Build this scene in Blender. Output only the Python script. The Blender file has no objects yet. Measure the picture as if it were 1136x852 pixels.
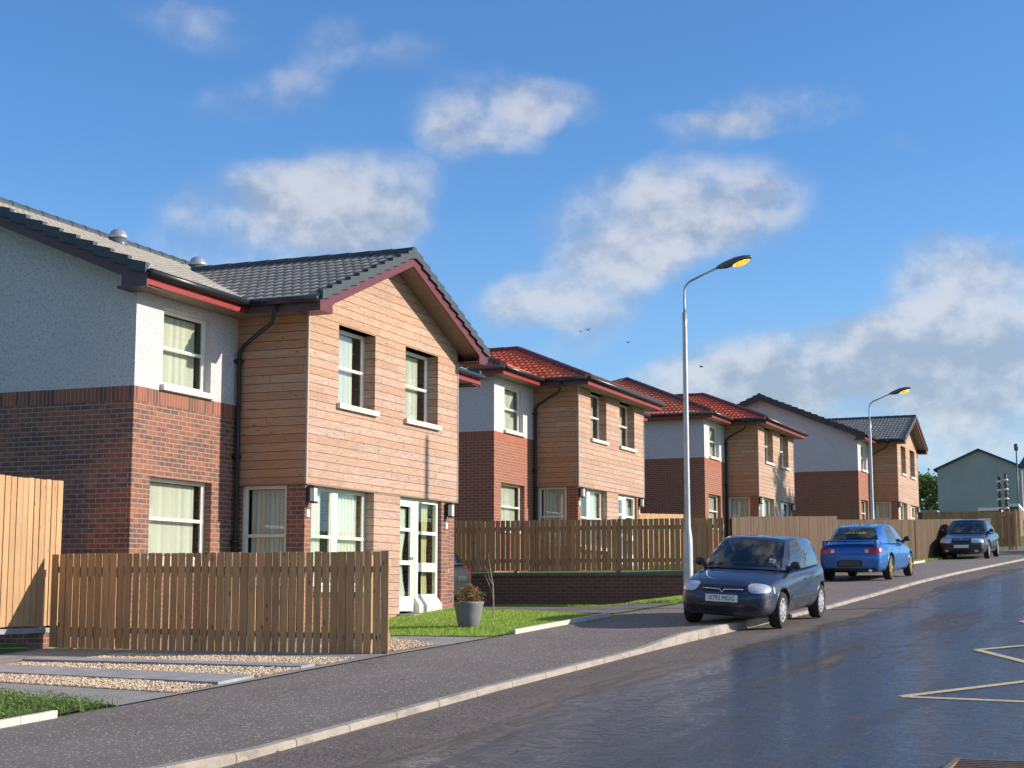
import bpy, bmesh, math, random
from mathutils import Vector, Matrix
from mathutils.bvhtree import BVHTree
R = math.radians
random.seed(7)
S = bpy.context.scene
C = S.collection

# ------------------------------------------------------------------ camera
cd = bpy.data.cameras.new('camera'); cam = bpy.data.objects.new('camera', cd); C.objects.link(cam)
cd.sensor_width = 36; cd.lens = 55.65; cd.clip_start = .1; cd.clip_end = 3000
cam.location = (0, 0, 0); cam.rotation_euler = (R(90 + 7.455), 0, R(21.97 - 90))
S.camera = cam
# ------------------------------------------------------------------ light
SUN_AZ, SUN_EL = 19.0, 23.0          # degrees from the facade normal towards +X, elevation
EXPOSURE = 0.38
sd = Vector((math.sin(R(SUN_AZ)) * math.cos(R(SUN_EL)), -math.cos(R(SUN_AZ)) * math.cos(R(SUN_EL)), math.sin(R(SUN_EL))))
sl = bpy.data.lights.new('sun', 'SUN'); sl.energy = 5.0; sl.angle = R(.5); sl.color = (1, .9, .76)
so = bpy.data.objects.new('sun', sl); C.objects.link(so); so.rotation_euler = sd.to_track_quat('Z', 'Y').to_euler()
S.view_settings.view_transform = 'Standard'; S.view_settings.look = 'None'
S.view_settings.exposure = EXPOSURE; S.view_settings.gamma = 1
S.render.film_transparent = False
S.cycles.max_bounces = 8; S.cycles.transparent_max_bounces = 16

F_PX, TILT, PSI = 1755.9, R(7.455), R(21.97)
def ray(x, y):
    r = (x - 568) / F_PX; v = -(y - 426) / F_PX
    g = math.cos(TILT) - v * math.sin(TILT); u = math.sin(TILT) + v * math.cos(TILT)
    return Vector((g * math.cos(PSI) + r * math.sin(PSI), g * math.sin(PSI) - r * math.cos(PSI), u))
def at(x, y, X):
    d = ray(x, y); return d * (X / d.x)

# ------------------------------------------------------------------ node helpers
class NT:
    def __init__(s, tree): s.t = tree; tree.nodes.clear()
    def n(s, typ, ins=None, **kw):
        nd = s.t.nodes.new(typ)
        for k, v in kw.items(): setattr(nd, k, v)
        for k, v in (ins or {}).items():
            i = nd.inputs[k]
            if isinstance(v, bpy.types.NodeSocket): s.t.links.new(v, i)
            elif isinstance(v, bpy.types.Node): s.t.links.new(v.outputs[0], i)
            else: i.default_value = v
        return nd
    def m(s, op, a, b=0.0, c=0.0, clamp=False):
        return s.n('ShaderNodeMath', {0: a, 1: b, 2: c}, operation=op, use_clamp=clamp).outputs[0]
    def vm(s, op, a, b=(0, 0, 0)):
        nd = s.n('ShaderNodeVectorMath', {0: a, 1: b}, operation=op)
        return nd.outputs['Value'] if op in ('DOT_PRODUCT', 'LENGTH') else nd.outputs[0]
    def mix(s, f, a, b, blend='MIX'):
        nd = s.n('ShaderNodeMix', data_type='RGBA', blend_type=blend, clamp_factor=True)
        for i, v in ((0, f), (6, a), (7, b)):
            if isinstance(v, bpy.types.NodeSocket): s.t.links.new(v, nd.inputs[i])
            elif i == 0: nd.inputs[0].default_value = v
            else: nd.inputs[i].default_value = (*v, 1) if len(v) == 3 else v
        return nd.outputs[2]
    def noise(s, vec, scale, detail=3, rough=.5, dist=0, out=0):
        return s.n('ShaderNodeTexNoise', {'Vector': vec, 'Scale': scale, 'Detail': detail, 'Roughness': rough, 'Distortion': dist}).outputs[out]
    def sm(s, v, a, b, lo=0.0, hi=1.0):
        nd = s.n('ShaderNodeMapRange', {'Value': v, 'From Min': a, 'From Max': b, 'To Min': lo, 'To Max': hi}, interpolation_type='SMOOTHSTEP')
        return nd.outputs[0]
    def mr(s, v, a, b, lo=0.0, hi=1.0):
        return s.n('ShaderNodeMapRange', {'Value': v, 'From Min': a, 'From Max': b, 'To Min': lo, 'To Max': hi}).outputs[0]
    def sep(s, v): return s.n('ShaderNodeSeparateXYZ', {0: v}).outputs
    def comb(s, x, y, z): return s.n('ShaderNodeCombineXYZ', {0: x, 1: y, 2: z}).outputs[0]
    def obj(s): return s.n('ShaderNodeTexCoord').outputs['Object']
    def scale(s, v, sx, sy, sz): return s.vm('MULTIPLY', v, (sx, sy, sz))
    def attr(s, name): return s.n('ShaderNodeAttribute', attribute_name=name).outputs['Fac']
    def bump(s, h, strength=.5, dist=.01): return s.n('ShaderNodeBump', {'Height': h, 'Strength': strength, 'Distance': dist}).outputs[0]
    def principled(s, col, rough=.8, **kw):
        ins = {'Base Color': col if isinstance(col, bpy.types.NodeSocket) else (*col, 1), 'Roughness': rough}
        ins.update(kw); p = s.n('ShaderNodeBsdfPrincipled', ins)
        s.n('ShaderNodeOutputMaterial', {'Surface': p.outputs[0]}); return p
def newmat(name):
    m = bpy.data.materials.new(name); m.use_nodes = True; return m, NT(m.node_tree)
def plain(name, col, rough=.6, var=.12, nscale=6, bump=0, bscale=60, **kw):
    m, t = newmat(name); o = t.obj()
    f = t.noise(o, nscale, 5, .6)
    c = t.mix(t.mr(f, .3, .7), tuple(x * (1 - var) for x in col), tuple(min(1, x * (1 + var)) for x in col))
    rg = t.mr(t.noise(o, nscale * 3, 3), .3, .7, max(.02, rough * .85), min(1, rough * 1.15))
    if bump: kw['Normal'] = t.bump(t.noise(o, bscale, 4, .6), bump)
    t.principled(c, rg, **kw); return m

# ------------------------------------------------------------------ world (sky with clouds, laid out by direction)
W = bpy.data.worlds.new('World'); S.world = W; W.use_nodes = True
def build_world():
    t = NT(W.node_tree)
    sky = t.n('ShaderNodeTexSky', sky_type='NISHITA', sun_disc=False, sun_elevation=R(SUN_EL), sun_rotation=R(180 - SUN_AZ),
              altitude=100, air_density=1.0, dust_density=.6, ozone_density=2.2)
    d = t.n('ShaderNodeTexCoord').outputs['Generated']
    warp = t.noise(d, 9, 4, .55, out=1)
    dw = t.vm('ADD', d, t.vm('SCALE', t.vm('SUBTRACT', warp, (.5, .5, .5))))
    # scale for SCALE op
    for nd in t.t.nodes:
        if nd.type == 'VECT_MATH' and nd.operation == 'SCALE': nd.inputs['Scale'].default_value = .045
    # clouds: centre pixel of the photograph -> direction, half sizes in pixels, tilt in degrees, weight
    CL = [(285, 245, 150, 85, 5, 1.15), (375, 220, 130, 75, 0, 1.0), (440, 250, 70, 50, -10, .4), (540, 125, 110, 60, 8, .95), (615, 110, 75, 36, -5, .8), (480, 175, 50, 50, 10, .3),
          (790, 225, 140, 75, -8, 1.05), (700, 255, 150, 70, 0, .9), (660, 310, 130, 55, 15, .85), (585, 335, 80, 36, 10, .6), (650, 368, 70, 30, 20, .5), (870, 115, 100, 40, 8, .95), (780, 140, 80, 26, 0, .6),
          (1090, 295, 120, 45, 5, .9), (920, 400, 200, 50, 3, 1.0), (1090, 380, 160, 85, 10, 1.3), (1010, 465, 300, 70, 3, 1.25), (800, 430, 140, 40, 0, .8),
          (215, 25, 90, 45, -15, .6), (350, 55, 70, 45, 30, .6), (290, 110, 90, 40, 10, .65), (450, 70, 80, 26, 0, .5), (1000, 160, 60, 20, 0, .3)]
    tot = None
    for (px, py, rx, ry, ang, wt) in CL:
        c = ray(px, py).normalized(); e1 = (ray(px + 10, py).normalized() - c).normalized(); e2 = (ray(px, py - 10).normalized() - c).normalized()
        a = R(ang); f1 = e1 * math.cos(a) + e2 * math.sin(a); f2 = -e1 * math.sin(a) + e2 * math.cos(a)
        k1 = F_PX / (rx * (.86 if py < 370 else 1)); k2 = F_PX / (ry * (.84 if py < 370 else .95))
        dd = t.vm('SUBTRACT', dw, tuple(c))
        x = t.vm('DOT_PRODUCT', dd, tuple(f1 * k1)); y = t.vm('DOT_PRODUCT', dd, tuple(f2 * k2))
        depth = t.vm('DOT_PRODUCT', dd, tuple(c))
        r2 = t.m('ADD', t.m('MULTIPLY', x, x), t.m('MULTIPLY', y, y)); r2 = t.m('ADD', r2, t.m('MULTIPLY', t.m('MULTIPLY', depth, depth), 20))
        mk = t.m('MULTIPLY', t.m('SUBTRACT', 1, t.m('MULTIPLY', r2, .8), clamp=True), wt)
        tot = mk if tot is None else t.m('ADD', tot, mk)
    # elsewhere in the sky loose unseen clouds, cover raised to add fill light
    away = t.m('SUBTRACT', 1, t.sm(t.vm('DOT_PRODUCT', d, tuple(ray(568, 300).normalized())), .80, .92))
    loose = t.m('MULTIPLY', t.sm(t.noise(d, 2.2, 4, .5), .46, .62), away)
    tot = t.m('ADD', tot, t.m('MULTIPLY', loose, 1.2))
    def fb(v): return t.noise(t.scale(v, 1, 1, 1.35), 11, 9, .57, .0)
    n1 = fb(d); n1b = fb(t.vm('ADD', d, (-.004, .004, .013))); n2 = t.noise(t.scale(d, 1, 1, 1.3), 38, 7, .7)
    dens = t.m('ADD', tot, t.m('ADD', t.m('MULTIPLY', t.m('SUBTRACT', n1, .51), 3.5), t.m('MULTIPLY', t.m('SUBTRACT', n2, .5), .9)))
    fac = t.m('MULTIPLY', t.sm(dens, -.35, 1.7), t.sm(tot, 0.0, .8))
    lit = t.m('ADD', t.m('MULTIPLY', t.m('SUBTRACT', n1, n1b), 5.0), t.m('MULTIPLY', t.m('SUBTRACT', n2, .5), .25))
    ccol = t.mix(t.sm(lit, -.5, .5), (.34, .38, .44), (.66, .65, .65))
    el = t.sep(d)[2]
    haze = t.m('MULTIPLY', t.sm(el, .30, -.02), .35)
    bsky = t.n('ShaderNodeBackground', {'Color': t.mix(1.0, sky.outputs[0], (.54, .86, 1.20), 'MULTIPLY'), 'Strength': .122})
    bh = t.n('ShaderNodeBackground', {'Color': (.40, .56, .74, 1), 'Strength': 1.0})
    bc = t.n('ShaderNodeBackground', {'Color': ccol, 'Strength': .9})
    s1 = t.n('ShaderNodeMixShader', {0: haze, 1: bsky.outputs[0], 2: bh.outputs[0]})
    s2 = t.n('ShaderNodeMixShader', {0: t.m('MULTIPLY', fac, .72), 1: s1.outputs[0], 2: bc.outputs[0]})
    t.n('ShaderNodeOutputWorld', {'Surface': s2.outputs[0]})
build_world()

# ------------------------------------------------------------------ mesh helpers
class MB:
    def __init__(s): s.v = []; s.f = []; s.r = []
    def add(s, vs, fs, rnd=None):
        b = len(s.v); s.v += [tuple(p) for p in vs]; s.f += [tuple(b + i for i in f) for f in fs]
        rnd = random.random() if rnd is None else rnd; s.r += [rnd] * len(fs); return s
    def poly(s, *pts, rnd=.5): return s.add(pts, [tuple(range(len(pts)))], rnd)
    def box(s, x0, x1, y0, y1, z0, z1, M=None, rnd=None):
        vs = [Vector((x, y, z)) for x in (x0, x1) for y in (y0, y1) for z in (z0, z1)]
        if M: vs = [M @ v for v in vs]
        return s.add(vs, [(0, 1, 3, 2), (4, 6, 7, 5), (0, 4, 5, 1), (2, 3, 7, 6), (0, 2, 6, 4), (1, 5, 7, 3)], rnd)
    def tube(s, path, rad, n=8, cap=True, rnd=None):
        path = [Vector(p) for p in path]
        if not isinstance(rad, (list, tuple)): rad = [rad] * len(path)
        vs = []; fs = []; ref = None
        for i, p in enumerate(path):
            t = (path[min(i + 1, len(path) - 1)] - path[max(i - 1, 0)]).normalized()
            if ref is None:
                ref = Vector((0, 0, 1)) if abs(t.z) < .9 else Vector((1, 0, 0))
            a = (ref - t * ref.dot(t)).normalized(); b = t.cross(a); ref = a
            for k in range(n):
                q = 2 * math.pi * k / n; vs.append(p + (a * math.cos(q) + b * math.sin(q)) * rad[i])
        for i in range(len(path) - 1):
            for k in range(n):
                fs.append((i * n + k, i * n + (k + 1) % n, (i + 1) * n + (k + 1) % n, (i + 1) * n + k))
        if cap: fs += [tuple(range(n))[::-1], tuple((len(path) - 1) * n + k for k in range(n))]
        return s.add(vs, fs, rnd)
    def lathe(s, prof, n=24, M=None, rnd=None):      # prof: (radius, z)
        vs = []; fs = []
        for (r, z) in prof:
            for k in range(n):
                q = 2 * math.pi * k / n; p = Vector((r * math.cos(q), r * math.sin(q), z)); vs.append(M @ p if M else p)
        m = len(prof)
        for i in range(m - 1):
            for k in range(n): fs.append((i * n + k, i * n + (k + 1) % n, (i + 1) * n + (k + 1) % n, (i + 1) * n + k))
        fs += [tuple(range(n))[::-1], tuple((m - 1) * n + k for k in range(n))]
        return s.add(vs, fs, rnd)
    def build(s, name, mat, parent=None, smooth=False, recalc=True):
        me = bpy.data.meshes.new(name); me.from_pydata(s.v, [], s.f)
        at_ = me.attributes.new('rnd', 'FLOAT', 'FACE'); at_.data.foreach_set('value', s.r)
        if recalc:
            bm = bmesh.new(); bm.from_mesh(me); bmesh.ops.recalc_face_normals(bm, faces=bm.faces); bm.to_mesh(me); bm.free()
        if smooth: me.polygons.foreach_set('use_smooth', [True] * len(me.polygons))
        for mm in (mat if isinstance(mat, list) else [mat]): me.materials.append(mm)
        o = bpy.data.objects.new(name, me); C.objects.link(o)
        if parent: o.parent = parent
        return o
def sharp(o, ang=35):
    me = o.data; bm = bmesh.new(); bm.from_mesh(me)
    for e in bm.edges:
        if len(e.link_faces) == 2 and e.calc_face_angle(0) > R(ang): e.smooth = False
    bm.to_mesh(me); bm.free(); me.polygons.foreach_set('use_smooth', [True] * len(me.polygons)); return o
def thing(name, label, cat, loc=(0, 0, 0), rz=0, group=None):
    o = bpy.data.objects.new(name, None); C.objects.link(o); o.empty_display_size = .2
    o.location = loc; o.rotation_euler = (0, 0, rz); return tag(o, label, cat, group)
def tag(o, label=None, cat=None, group=None, kind=None):
    for k, v in (('label', label), ('category', cat), ('group', group), ('kind', kind)):
        if v: o[k] = v
    return o
def struct(o, label=None): o['kind'] = 'structure'; return tag(o, label)
def kids(o): return [c for c in bpy.data.objects if c.parent == o]
def copy_tree(o, parent=None):
    c = o.copy(); C.objects.link(c); c.parent = parent
    for ch in kids(o): copy_tree(ch, c)
    return c

# ------------------------------------------------------------------ terrain functions
def interp(x, xs, ys):
    if x <= xs[0]: return ys[0] + (x - xs[0]) * (ys[1] - ys[0]) / (xs[1] - xs[0])
    for i in range(len(xs) - 1):
        if x <= xs[i + 1]:
            return ys[i] + (ys[i + 1] - ys[i]) * (x - xs[i]) / (xs[i + 1] - xs[i])
    return ys[-1]
def G(X): return interp(X, [-40, 0, 12, 25, 40, 63, 82, 110, 150, 220, 900], [-3.4, -1.85, -1.21, -.52, .27, 1.3, 2.3, 3.9, 6.3, 8, 9])
def kb(X): return interp(X, [-40, 0, 10, 16, 21.4, 24.3, 30, 35, 46, 60.7, 72, 90, 120, 160, 900], [8.6, 7.0, 6.78, 6.65, 6.38, 6.15, 5.7, 5.5, 5.15, 4.35, 3.5, 1.9, -1.6, -8, -250])
def pb(X): return interp(X, [-40, 5, 12, 19, 22.5, 26.3, 30, 46, 60, 72, 90, 120, 160, 900], [11, 10.0, 9.7, 9.42, 9.12, 8.92, 8.62, 8.2, 7.3, 6.3, 4.6, 1.1, -5.4, -247])
def KT(X): return interp(X, [-50, 9.6, 11.4, 20.6, 22.2, 25.8, 27.8, 1000], [.05, .05, -.016, -.016, .055, .05, -.022, -.022])
def ss(x): x = max(0, min(1, x)); return x * x * (3 - 2 * x)
def T(X, Y):
    g = G(X); d = Y - pb(X)
    if d <= 0: return g
    if X < 34.71: lvl = min(g, -.36); return g + (lvl - g) * ss(d / 3.0)
    if X < 52: lvl = .42 + (X - 34.7) * .02; return g + (lvl - g) * ss(d / .8)
    return g
HOUSES = [((22.66, 12.76, -.416), 0), ((41.56, 14.76, .744), -.003), ((60.84, 14.16, 1.522), -.017), ((78.46, 11.39, 2.189), -.025)]

# ------------------------------------------------------------------ materials
def m_brick(name, c1, c2, dark=0.0, mortar=(.33, .28, .24), msize=.011):
    m, t = newmat(name); o = t.sep(t.obj())
    vec = t.comb(t.m('ADD', o[0], o[1]), o[2], 0)
    br = t.n('ShaderNodeTexBrick', {'Vector': vec, 'Color1': (*c1, 1), 'Color2': (*c2, 1), 'Mortar': (*mortar, 1), 'Scale': 1, 'Mortar Size': msize,
             'Mortar Smooth': .3, 'Bias': 0, 'Brick Width': .225, 'Row Height': .075}, offset=.5)
    # per brick random number
    row = t.m('FLOOR', t.m('DIVIDE', o[2], .075)); u = t.m('DIVIDE', t.m('ADD', o[0], o[1]), .225)
    odd = t.m('MULTIPLY', t.m('MODULO', t.m('ABSOLUTE', row), 2), .5)
    cell = t.comb(t.m('FLOOR', t.m('ADD', u, odd)), row, 3)
    wn = t.n('ShaderNodeTexWhiteNoise', {'Vector': cell}, noise_dimensions='3D').outputs[0]
    cl = t.noise(t.scale(vec, .8, 2.2, 1), 1.3, 3, .6)
    dk = t.m('MULTIPLY', t.sm(t.m('ADD', wn, t.m('MULTIPLY', t.m('SUBTRACT', cl, .5), 2.4)), .58, .72), dark)
    notm = t.m('SUBTRACT', 1, br.outputs['Fac'])
    c = t.mix(t.m('MULTIPLY', dk, notm), br.outputs[0], (.075, .045, .042))
    c = t.mix(t.m('MULTIPLY', t.m('MULTIPLY', wn, notm), .35), c, (.42, .15, .08))
    c = t.mix(t.mr(t.noise(t.obj(), 90, 3), .3, .7, 0, .3), c, (.10, .06, .05))
    h = t.m('ADD', notm, t.m('MULTIPLY', t.noise(t.obj(), 120, 3), .35))
    t.principled(c, .88, Normal=t.bump(h, .6, .008)); return m
def m_soldier(name, c1, c2):
    m, t = newmat(name); o = t.sep(t.obj())
    u = t.m('ADD', o[0], o[1]); f = t.m('FRACT', t.m('DIVIDE', u, .075))
    gap = t.sm(t.m('ABSOLUTE', t.m('SUBTRACT', f, .5)), .42, .47)
    wn = t.n('ShaderNodeTexWhiteNoise', {'Vector': t.comb(t.m('FLOOR', t.m('DIVIDE', u, .075)), 1, 2)}, noise_dimensions='3D').outputs[0]
    c = t.mix(wn, c1, c2); c = t.mix(gap, c, (.36, .32, .28))
    t.principled(c, .88, Normal=t.bump(t.m('SUBTRACT', 1, gap), .6, .008)); return m
def m_clad(name, top=(.61, .40, .275), low=(.53, .375, .325)):
    m, t = newmat(name); ob = t.obj(); o = t.sep(ob)
    rowf = t.m('DIVIDE', o[2], .142); row = t.m('FLOOR', rowf); fr = t.m('FRACT', rowf)
    u = t.m('ADD', o[0], o[1])
    w1 = t.n('ShaderNodeTexWhiteNoise', {'Vector': t.comb(row, 7, 1)}, noise_dimensions='3D').outputs[0]
    ux = t.m('ADD', u, t.m('MULTIPLY', w1, 9)); cellx = t.m('FLOOR', t.m('DIVIDE', ux, 3.3))
    w2 = t.n('ShaderNodeTexWhiteNoise', {'Vector': t.comb(row, cellx, 4)}, noise_dimensions='3D').outputs[0]
    w3 = t.n('ShaderNodeTexWhiteNoise', {'Vector': t.comb(row, cellx, 9)}, noise_dimensions='3D').outputs[0]
    g = t.noise(t.comb(t.m('MULTIPLY', ux, 1.3), t.m('MULTIPLY', w2, 20), t.m('MULTIPLY', o[2], 34)), 3.2, 6, .65, .6)
    knot = t.n('ShaderNodeTexVoronoi', {'Vector': t.comb(t.m('MULTIPLY', ux, 3.2), t.m('MULTIPLY', w2, 9), t.m('MULTIPLY', o[2], 9)), 'Scale': 1.0}).outputs['Distance']
    base = t.mix(t.sm(o[2], 2.6, 5.4), low, top)
    blot = t.noise(ob, .9, 4, .6)
    base = t.mix(t.sm(blot, .40, .62, 0, .7), base, (.42, .33, .28)); base = t.mix(t.sm(t.noise(t.comb(t.m('MULTIPLY', u, 5), 0, t.m('MULTIPLY', o[2], .5)), 1.5, 4, .6), .5, .7, 0, .4), base, (.33, .25, .21))
    c = t.mix(t.mr(w2, 0, 1, 0, .5), base, (.46, .24, .13)); c = t.mix(t.mr(w3, .3, 1, 0, .4), c, (.70, .50, .36))
    c = t.mix(t.mr(g, .38, .62, 0, .7), c, (.27, .14, .08))
    c = t.mix(t.m('MULTIPLY', t.sm(knot, .16, .05), .75), c, (.13, .06, .03))
    gap = t.sm(t.m('ABSOLUTE', t.m('SUBTRACT', fr, .5)), .455, .485)
    seam = t.sm(t.m('ABSOLUTE', t.m('SUBTRACT', t.m('FRACT', t.m('DIVIDE', ux, 3.3)), .5)), .4985, .4995)
    gap = t.m('MAXIMUM', gap, seam)
    c = t.mix(t.m('MULTIPLY', gap, .8), c, (.05, .03, .02))
    h = t.m('ADD', t.m('MULTIPLY', t.m('SUBTRACT', 1, gap), 1), t.m('MULTIPLY', g, .22))
    t.principled(c, .78, Normal=t.bump(h, .7, .012)); return m
def m_render():
    m, t = newmat('pebble_render'); o = t.obj()
    sp = t.noise(o, 55, 3, .7); c = t.mix(t.sm(sp, .48, .68), (.72, .665, .67), (.30, .27, .26))
    c = t.mix(t.sm(t.noise(o, .7, 4, .6), .35, .7, 0, .22), c, (.55, .50, .44))
    t.principled(c, .92, Normal=t.bump(t.noise(o, 75, 3, .7), .9, .02)); return m
def m_tile(name, c1, c2, c3, rough=.55):
    m, t = newmat(name); o = t.obj(); a = t.attr('rnd')
    c = t.mix(a, c1, c2); c = t.mix(t.sm(t.noise(o, 2.2, 5, .65), .42, .68, 0, .7), c, c3)
    c = t.mix(t.mr(t.noise(o, 40, 4, .7), .35, .7, 0, .35), c, tuple(x * .45 for x in c1))
    t.principled(c, rough, Normal=t.bump(t.noise(o, 90, 3), .25, .01)); return m
def m_wood(name, c1, c2, dark=(.06, .035, .02), axis=2):
    m, t = newmat(name); o = t.obj(); a = t.attr('rnd'); s = t.sep(o)
    sc = [30, 30, 30]; sc[axis] = 1.6
    off = t.vm('ADD', t.scale(o, *sc), t.comb(t.m('MULTIPLY', a, 40), t.m('MULTIPLY', a, 17), 0))
    g = t.noise(off, 1.6, 6, .65, .8)
    c = t.mix(a, c1, c2); c = t.mix(t.mr(g, .42, .72, 0, .45), c, dark)
    sk = [9, 9, 9]; sk[axis] = 3.2
    kn = t.n('ShaderNodeTexVoronoi', {'Vector': t.vm('ADD', t.scale(o, *sk), t.comb(t.m('MULTIPLY', a, 31), 0, 0)), 'Scale': 1}).outputs['Distance']
    c = t.mix(t.sm(kn, .17, .06), c, dark)
    c = t.mix(t.sm(t.noise(o, 1.4, 4, .6), .45, .7, 0, .35), c, tuple(x * .55 for x in c1))
    t.principled(c, .82, Normal=t.bump(g, .5, .006)); return m
def m_glass(name='window_glass', tint=(.93, .95, .92), refl=.0):
    m, t = newmat(name)
    wob = t.bump(t.noise(t.obj(), 1.3, 2), .05, .02)
    ge = t.n('ShaderNodeNewGeometry'); cs = t.m('ABSOLUTE', t.vm('DOT_PRODUCT', ge.outputs['Incoming'], ge.outputs['Normal']))
    fr = t.n('ShaderNodeMath', {0: .04, 1: t.m('MULTIPLY', t.m('POWER', t.m('SUBTRACT', 1, cs), 5), .96)}, operation='ADD')
    tr = t.n('ShaderNodeBsdfTransparent', {'Color': (*tint, 1)}); gl = t.n('ShaderNodeBsdfGlossy', {'Roughness': .02, 'Normal': wob, 'Color': (1, 1, 1, 1)})
    f = t.m('ADD', t.m('MULTIPLY', fr.outputs[0], 1.3), refl, clamp=True)
    mx = t.n('ShaderNodeMixShader', {0: f, 1: tr.outputs[0], 2: gl.outputs[0]}); t.n('ShaderNodeOutputMaterial', {'Surface': mx.outputs[0]}); return m
def m_asphalt_path():
    m, t = newmat('pavement_tarmac'); o = t.obj()
    big = t.noise(t.scale(o, .5, 1, 1), .9, 5, .6)
    c = t.mix(t.mr(big, .3, .7), (.185, .155, .142), (.25, .212, .195))
    v = t.n('ShaderNodeTexVoronoi', {'Vector': o, 'Scale': 26, 'Randomness': 1}); 
    rndc = t.sep(v.outputs['Color'])[0]
    chip = t.m('MULTIPLY', t.sm(v.outputs['Distance'], .34, .22), t.sm(rndc, .52, .60))
    c = t.mix(t.m('MULTIPLY', chip, .9), c, (.72, .66, .60))
    c = t.mix(t.sm(t.noise(o, 60, 4, .7), .42, .62, 0, .5), c, (.05, .043, .043))
    h = t.noise(o, 70, 4, .7)
    t.principled(c, .85, Normal=t.bump(h, .8, .02)); return m
def m_road():
    m, t = newmat('wet_asphalt'); o = t.obj(); uv = t.n('ShaderNodeUVMap', uv_map='road').outputs[0]
    v = t.sep(uv)[1]; u = t.sep(uv)[0]
    st = t.noise(t.comb(t.m('MULTIPLY', u, .13), v, 0), 1.5, 5, .62, .5)
    st2 = t.noise(t.comb(t.m('MULTIPLY', u, .5), t.m('MULTIPLY', v, 2.4), 0), 1.6, 6, .7, .8)
    # dry strip along the kerb, wet camber beyond; a dried wheel track along the middle
    edge = t.m('ADD', v, t.m('ADD', t.m('MULTIPLY', t.m('SUBTRACT', st, .5), 2.4), t.m('MULTIPLY', t.m('SUBTRACT', st2, .5), .9)))
    wet = t.sm(edge, -.75, -1.55)
    tr = t.m('MULTIPLY', t.sm(t.m('ABSOLUTE', t.m('ADD', v, 3.0)), .85, .15), t.sm(t.m('ADD', t.m('MULTIPLY', st, .6), t.m('MULTIPLY', st2, .5)), .52, .66))
    gate = t.m('MULTIPLY', t.sm(u, 15, 19), t.sm(u, 30, 26))
    wet = t.m('MULTIPLY', wet, t.m('SUBTRACT', 1, t.m('MULTIPLY', t.m('MULTIPLY', tr, gate), .95)))
    ng = t.noise(o, 55, 5, .72)
    dry = t.mix(t.mr(t.noise(o, 1.2, 5, .6), .3, .7), (.17, .138, .122), (.235, .195, .175))
    dry = t.mix(t.sm(ng, .40, .62, 0, .55), dry, (.06, .052, .05))
    wc = t.mix(t.mr(st2, .35, .65), (.010, .013, .020), (.028, .032, .040))
    damp = t.mix(t.sm(wet, .05, .5), dry, (.055, .046, .043))
    c = t.mix(t.sm(wet, .45, 1.0), damp, wc)
    rip = t.noise(t.scale(o, 1.3, 1.0, 1), 4.5, 4, .6); fine = t.noise(o, 17, 4, .7)
    band = t.sm(t.noise(t.comb(t.m('MULTIPLY', u, .10), t.m('MULTIPLY', v, 1.1), 3), 1.3, 5, .65, .4), .50, .64)
    mot = t.noise(t.scale(o, 1.5, 1.0, 1), 5, 6, .75); st3 = t.noise(t.scale(o, 1.4, 1, 1), 15, 6, .8)
    dryt = t.m('MULTIPLY', t.m('MULTIPLY', t.sm(t.m('ADD', t.m('MULTIPLY', mot, .5), t.m('MULTIPLY', st3, .65)), .54, .64), .85), wet)
    c = t.mix(t.m('MULTIPLY', dryt, .8), c, (.055, .047, .044))
    rgh = t.m('ADD', t.m('ADD', t.m('MULTIPLY', dryt, .5), t.m('MULTIPLY', band, .16)), t.m('ADD', t.mr(wet, .45, 1, .8, .19), t.mr(st2, .3, .7, .10, -.03)))
    h = t.m('ADD', t.m('MULTIPLY', rip, .7), t.m('ADD', t.m('MULTIPLY', fine, .62), t.m('MULTIPLY', ng, .22)))
    t.principled(c, rgh, Normal=t.bump(h, 1.0, .042), **{'Specular IOR Level': t.mr(wet, .4, 1, .25, .95), 'Coat Weight': t.m('MULTIPLY', t.m('MULTIPLY', wet, t.m('SUBTRACT', 1, dryt)), t.m('SUBTRACT', 1, t.m('MULTIPLY', band, .6))), 'Coat Roughness': .09, 'Coat IOR': 1.7, 'Coat Normal': t.bump(h, 1.0, .046)}); return m
M = {}
M['brick_mix'] = m_brick('multi_red_brick', (.34, .115, .06), (.20, .078, .05), 1.0, (.33, .28, .24), .009)
M['brick_red'] = m_brick('smooth_red_brick', (.37, .11, .06), (.27, .08, .045), .3, (.44, .28, .22), .009)
M['brick_wall'] = m_brick('garden_wall_brick', (.17, .075, .05), (.12, .06, .045), .6, (.20, .17, .15))
M['soldier_mix'] = m_soldier('soldier_course_mixed', (.34, .11, .06), (.13, .06, .045))
M['soldier_red'] = m_soldier('soldier_course_red', (.36, .10, .05), (.31, .085, .045))
M['clad'] = m_clad('larch_cladding'); M['clad_side'] = m_clad('orange_larch_cladding', (.55, .28, .13), (.50, .24, .105))  # side walls get a deeper orange larch than the front
M['render'] = m_render()
M['tile_grey'] = m_tile('grey_roof_tile', (.31, .285, .255), (.40, .365, .325), (.23, .215, .20))
M['tile_red'] = m_tile('red_roof_tile', (.62, .115, .05), (.72, .19, .09), (.42, .075, .04), .75)
M['ridge_grey'] = plain('slate_grey_ridge', (.04, .05, .062), .6)
M['ridge_red'] = plain('dark_red_ridge', (.10, .03, .028), .6)
M['fascia'] = plain('red_painted_fascia', (.27, .026, .022), .45)
M['barge'] = plain('maroon_painted_board', (.125, .022, .028), .45)
M['soffit'] = plain('brown_soffit', (.22, .155, .12), .7)
M['black'] = plain('black_plastic', (.018, .02, .022), .35)
M['frame'] = plain('cream_window_frame', (.78, .76, .66), .4, .04)
M['frame_old'] = plain('pale_stone_sill', (.70, .64, .54), .6, .06)
M['blind'] = plain('cream_blind_fabric', (.82, .80, .70), .8, .05)
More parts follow.
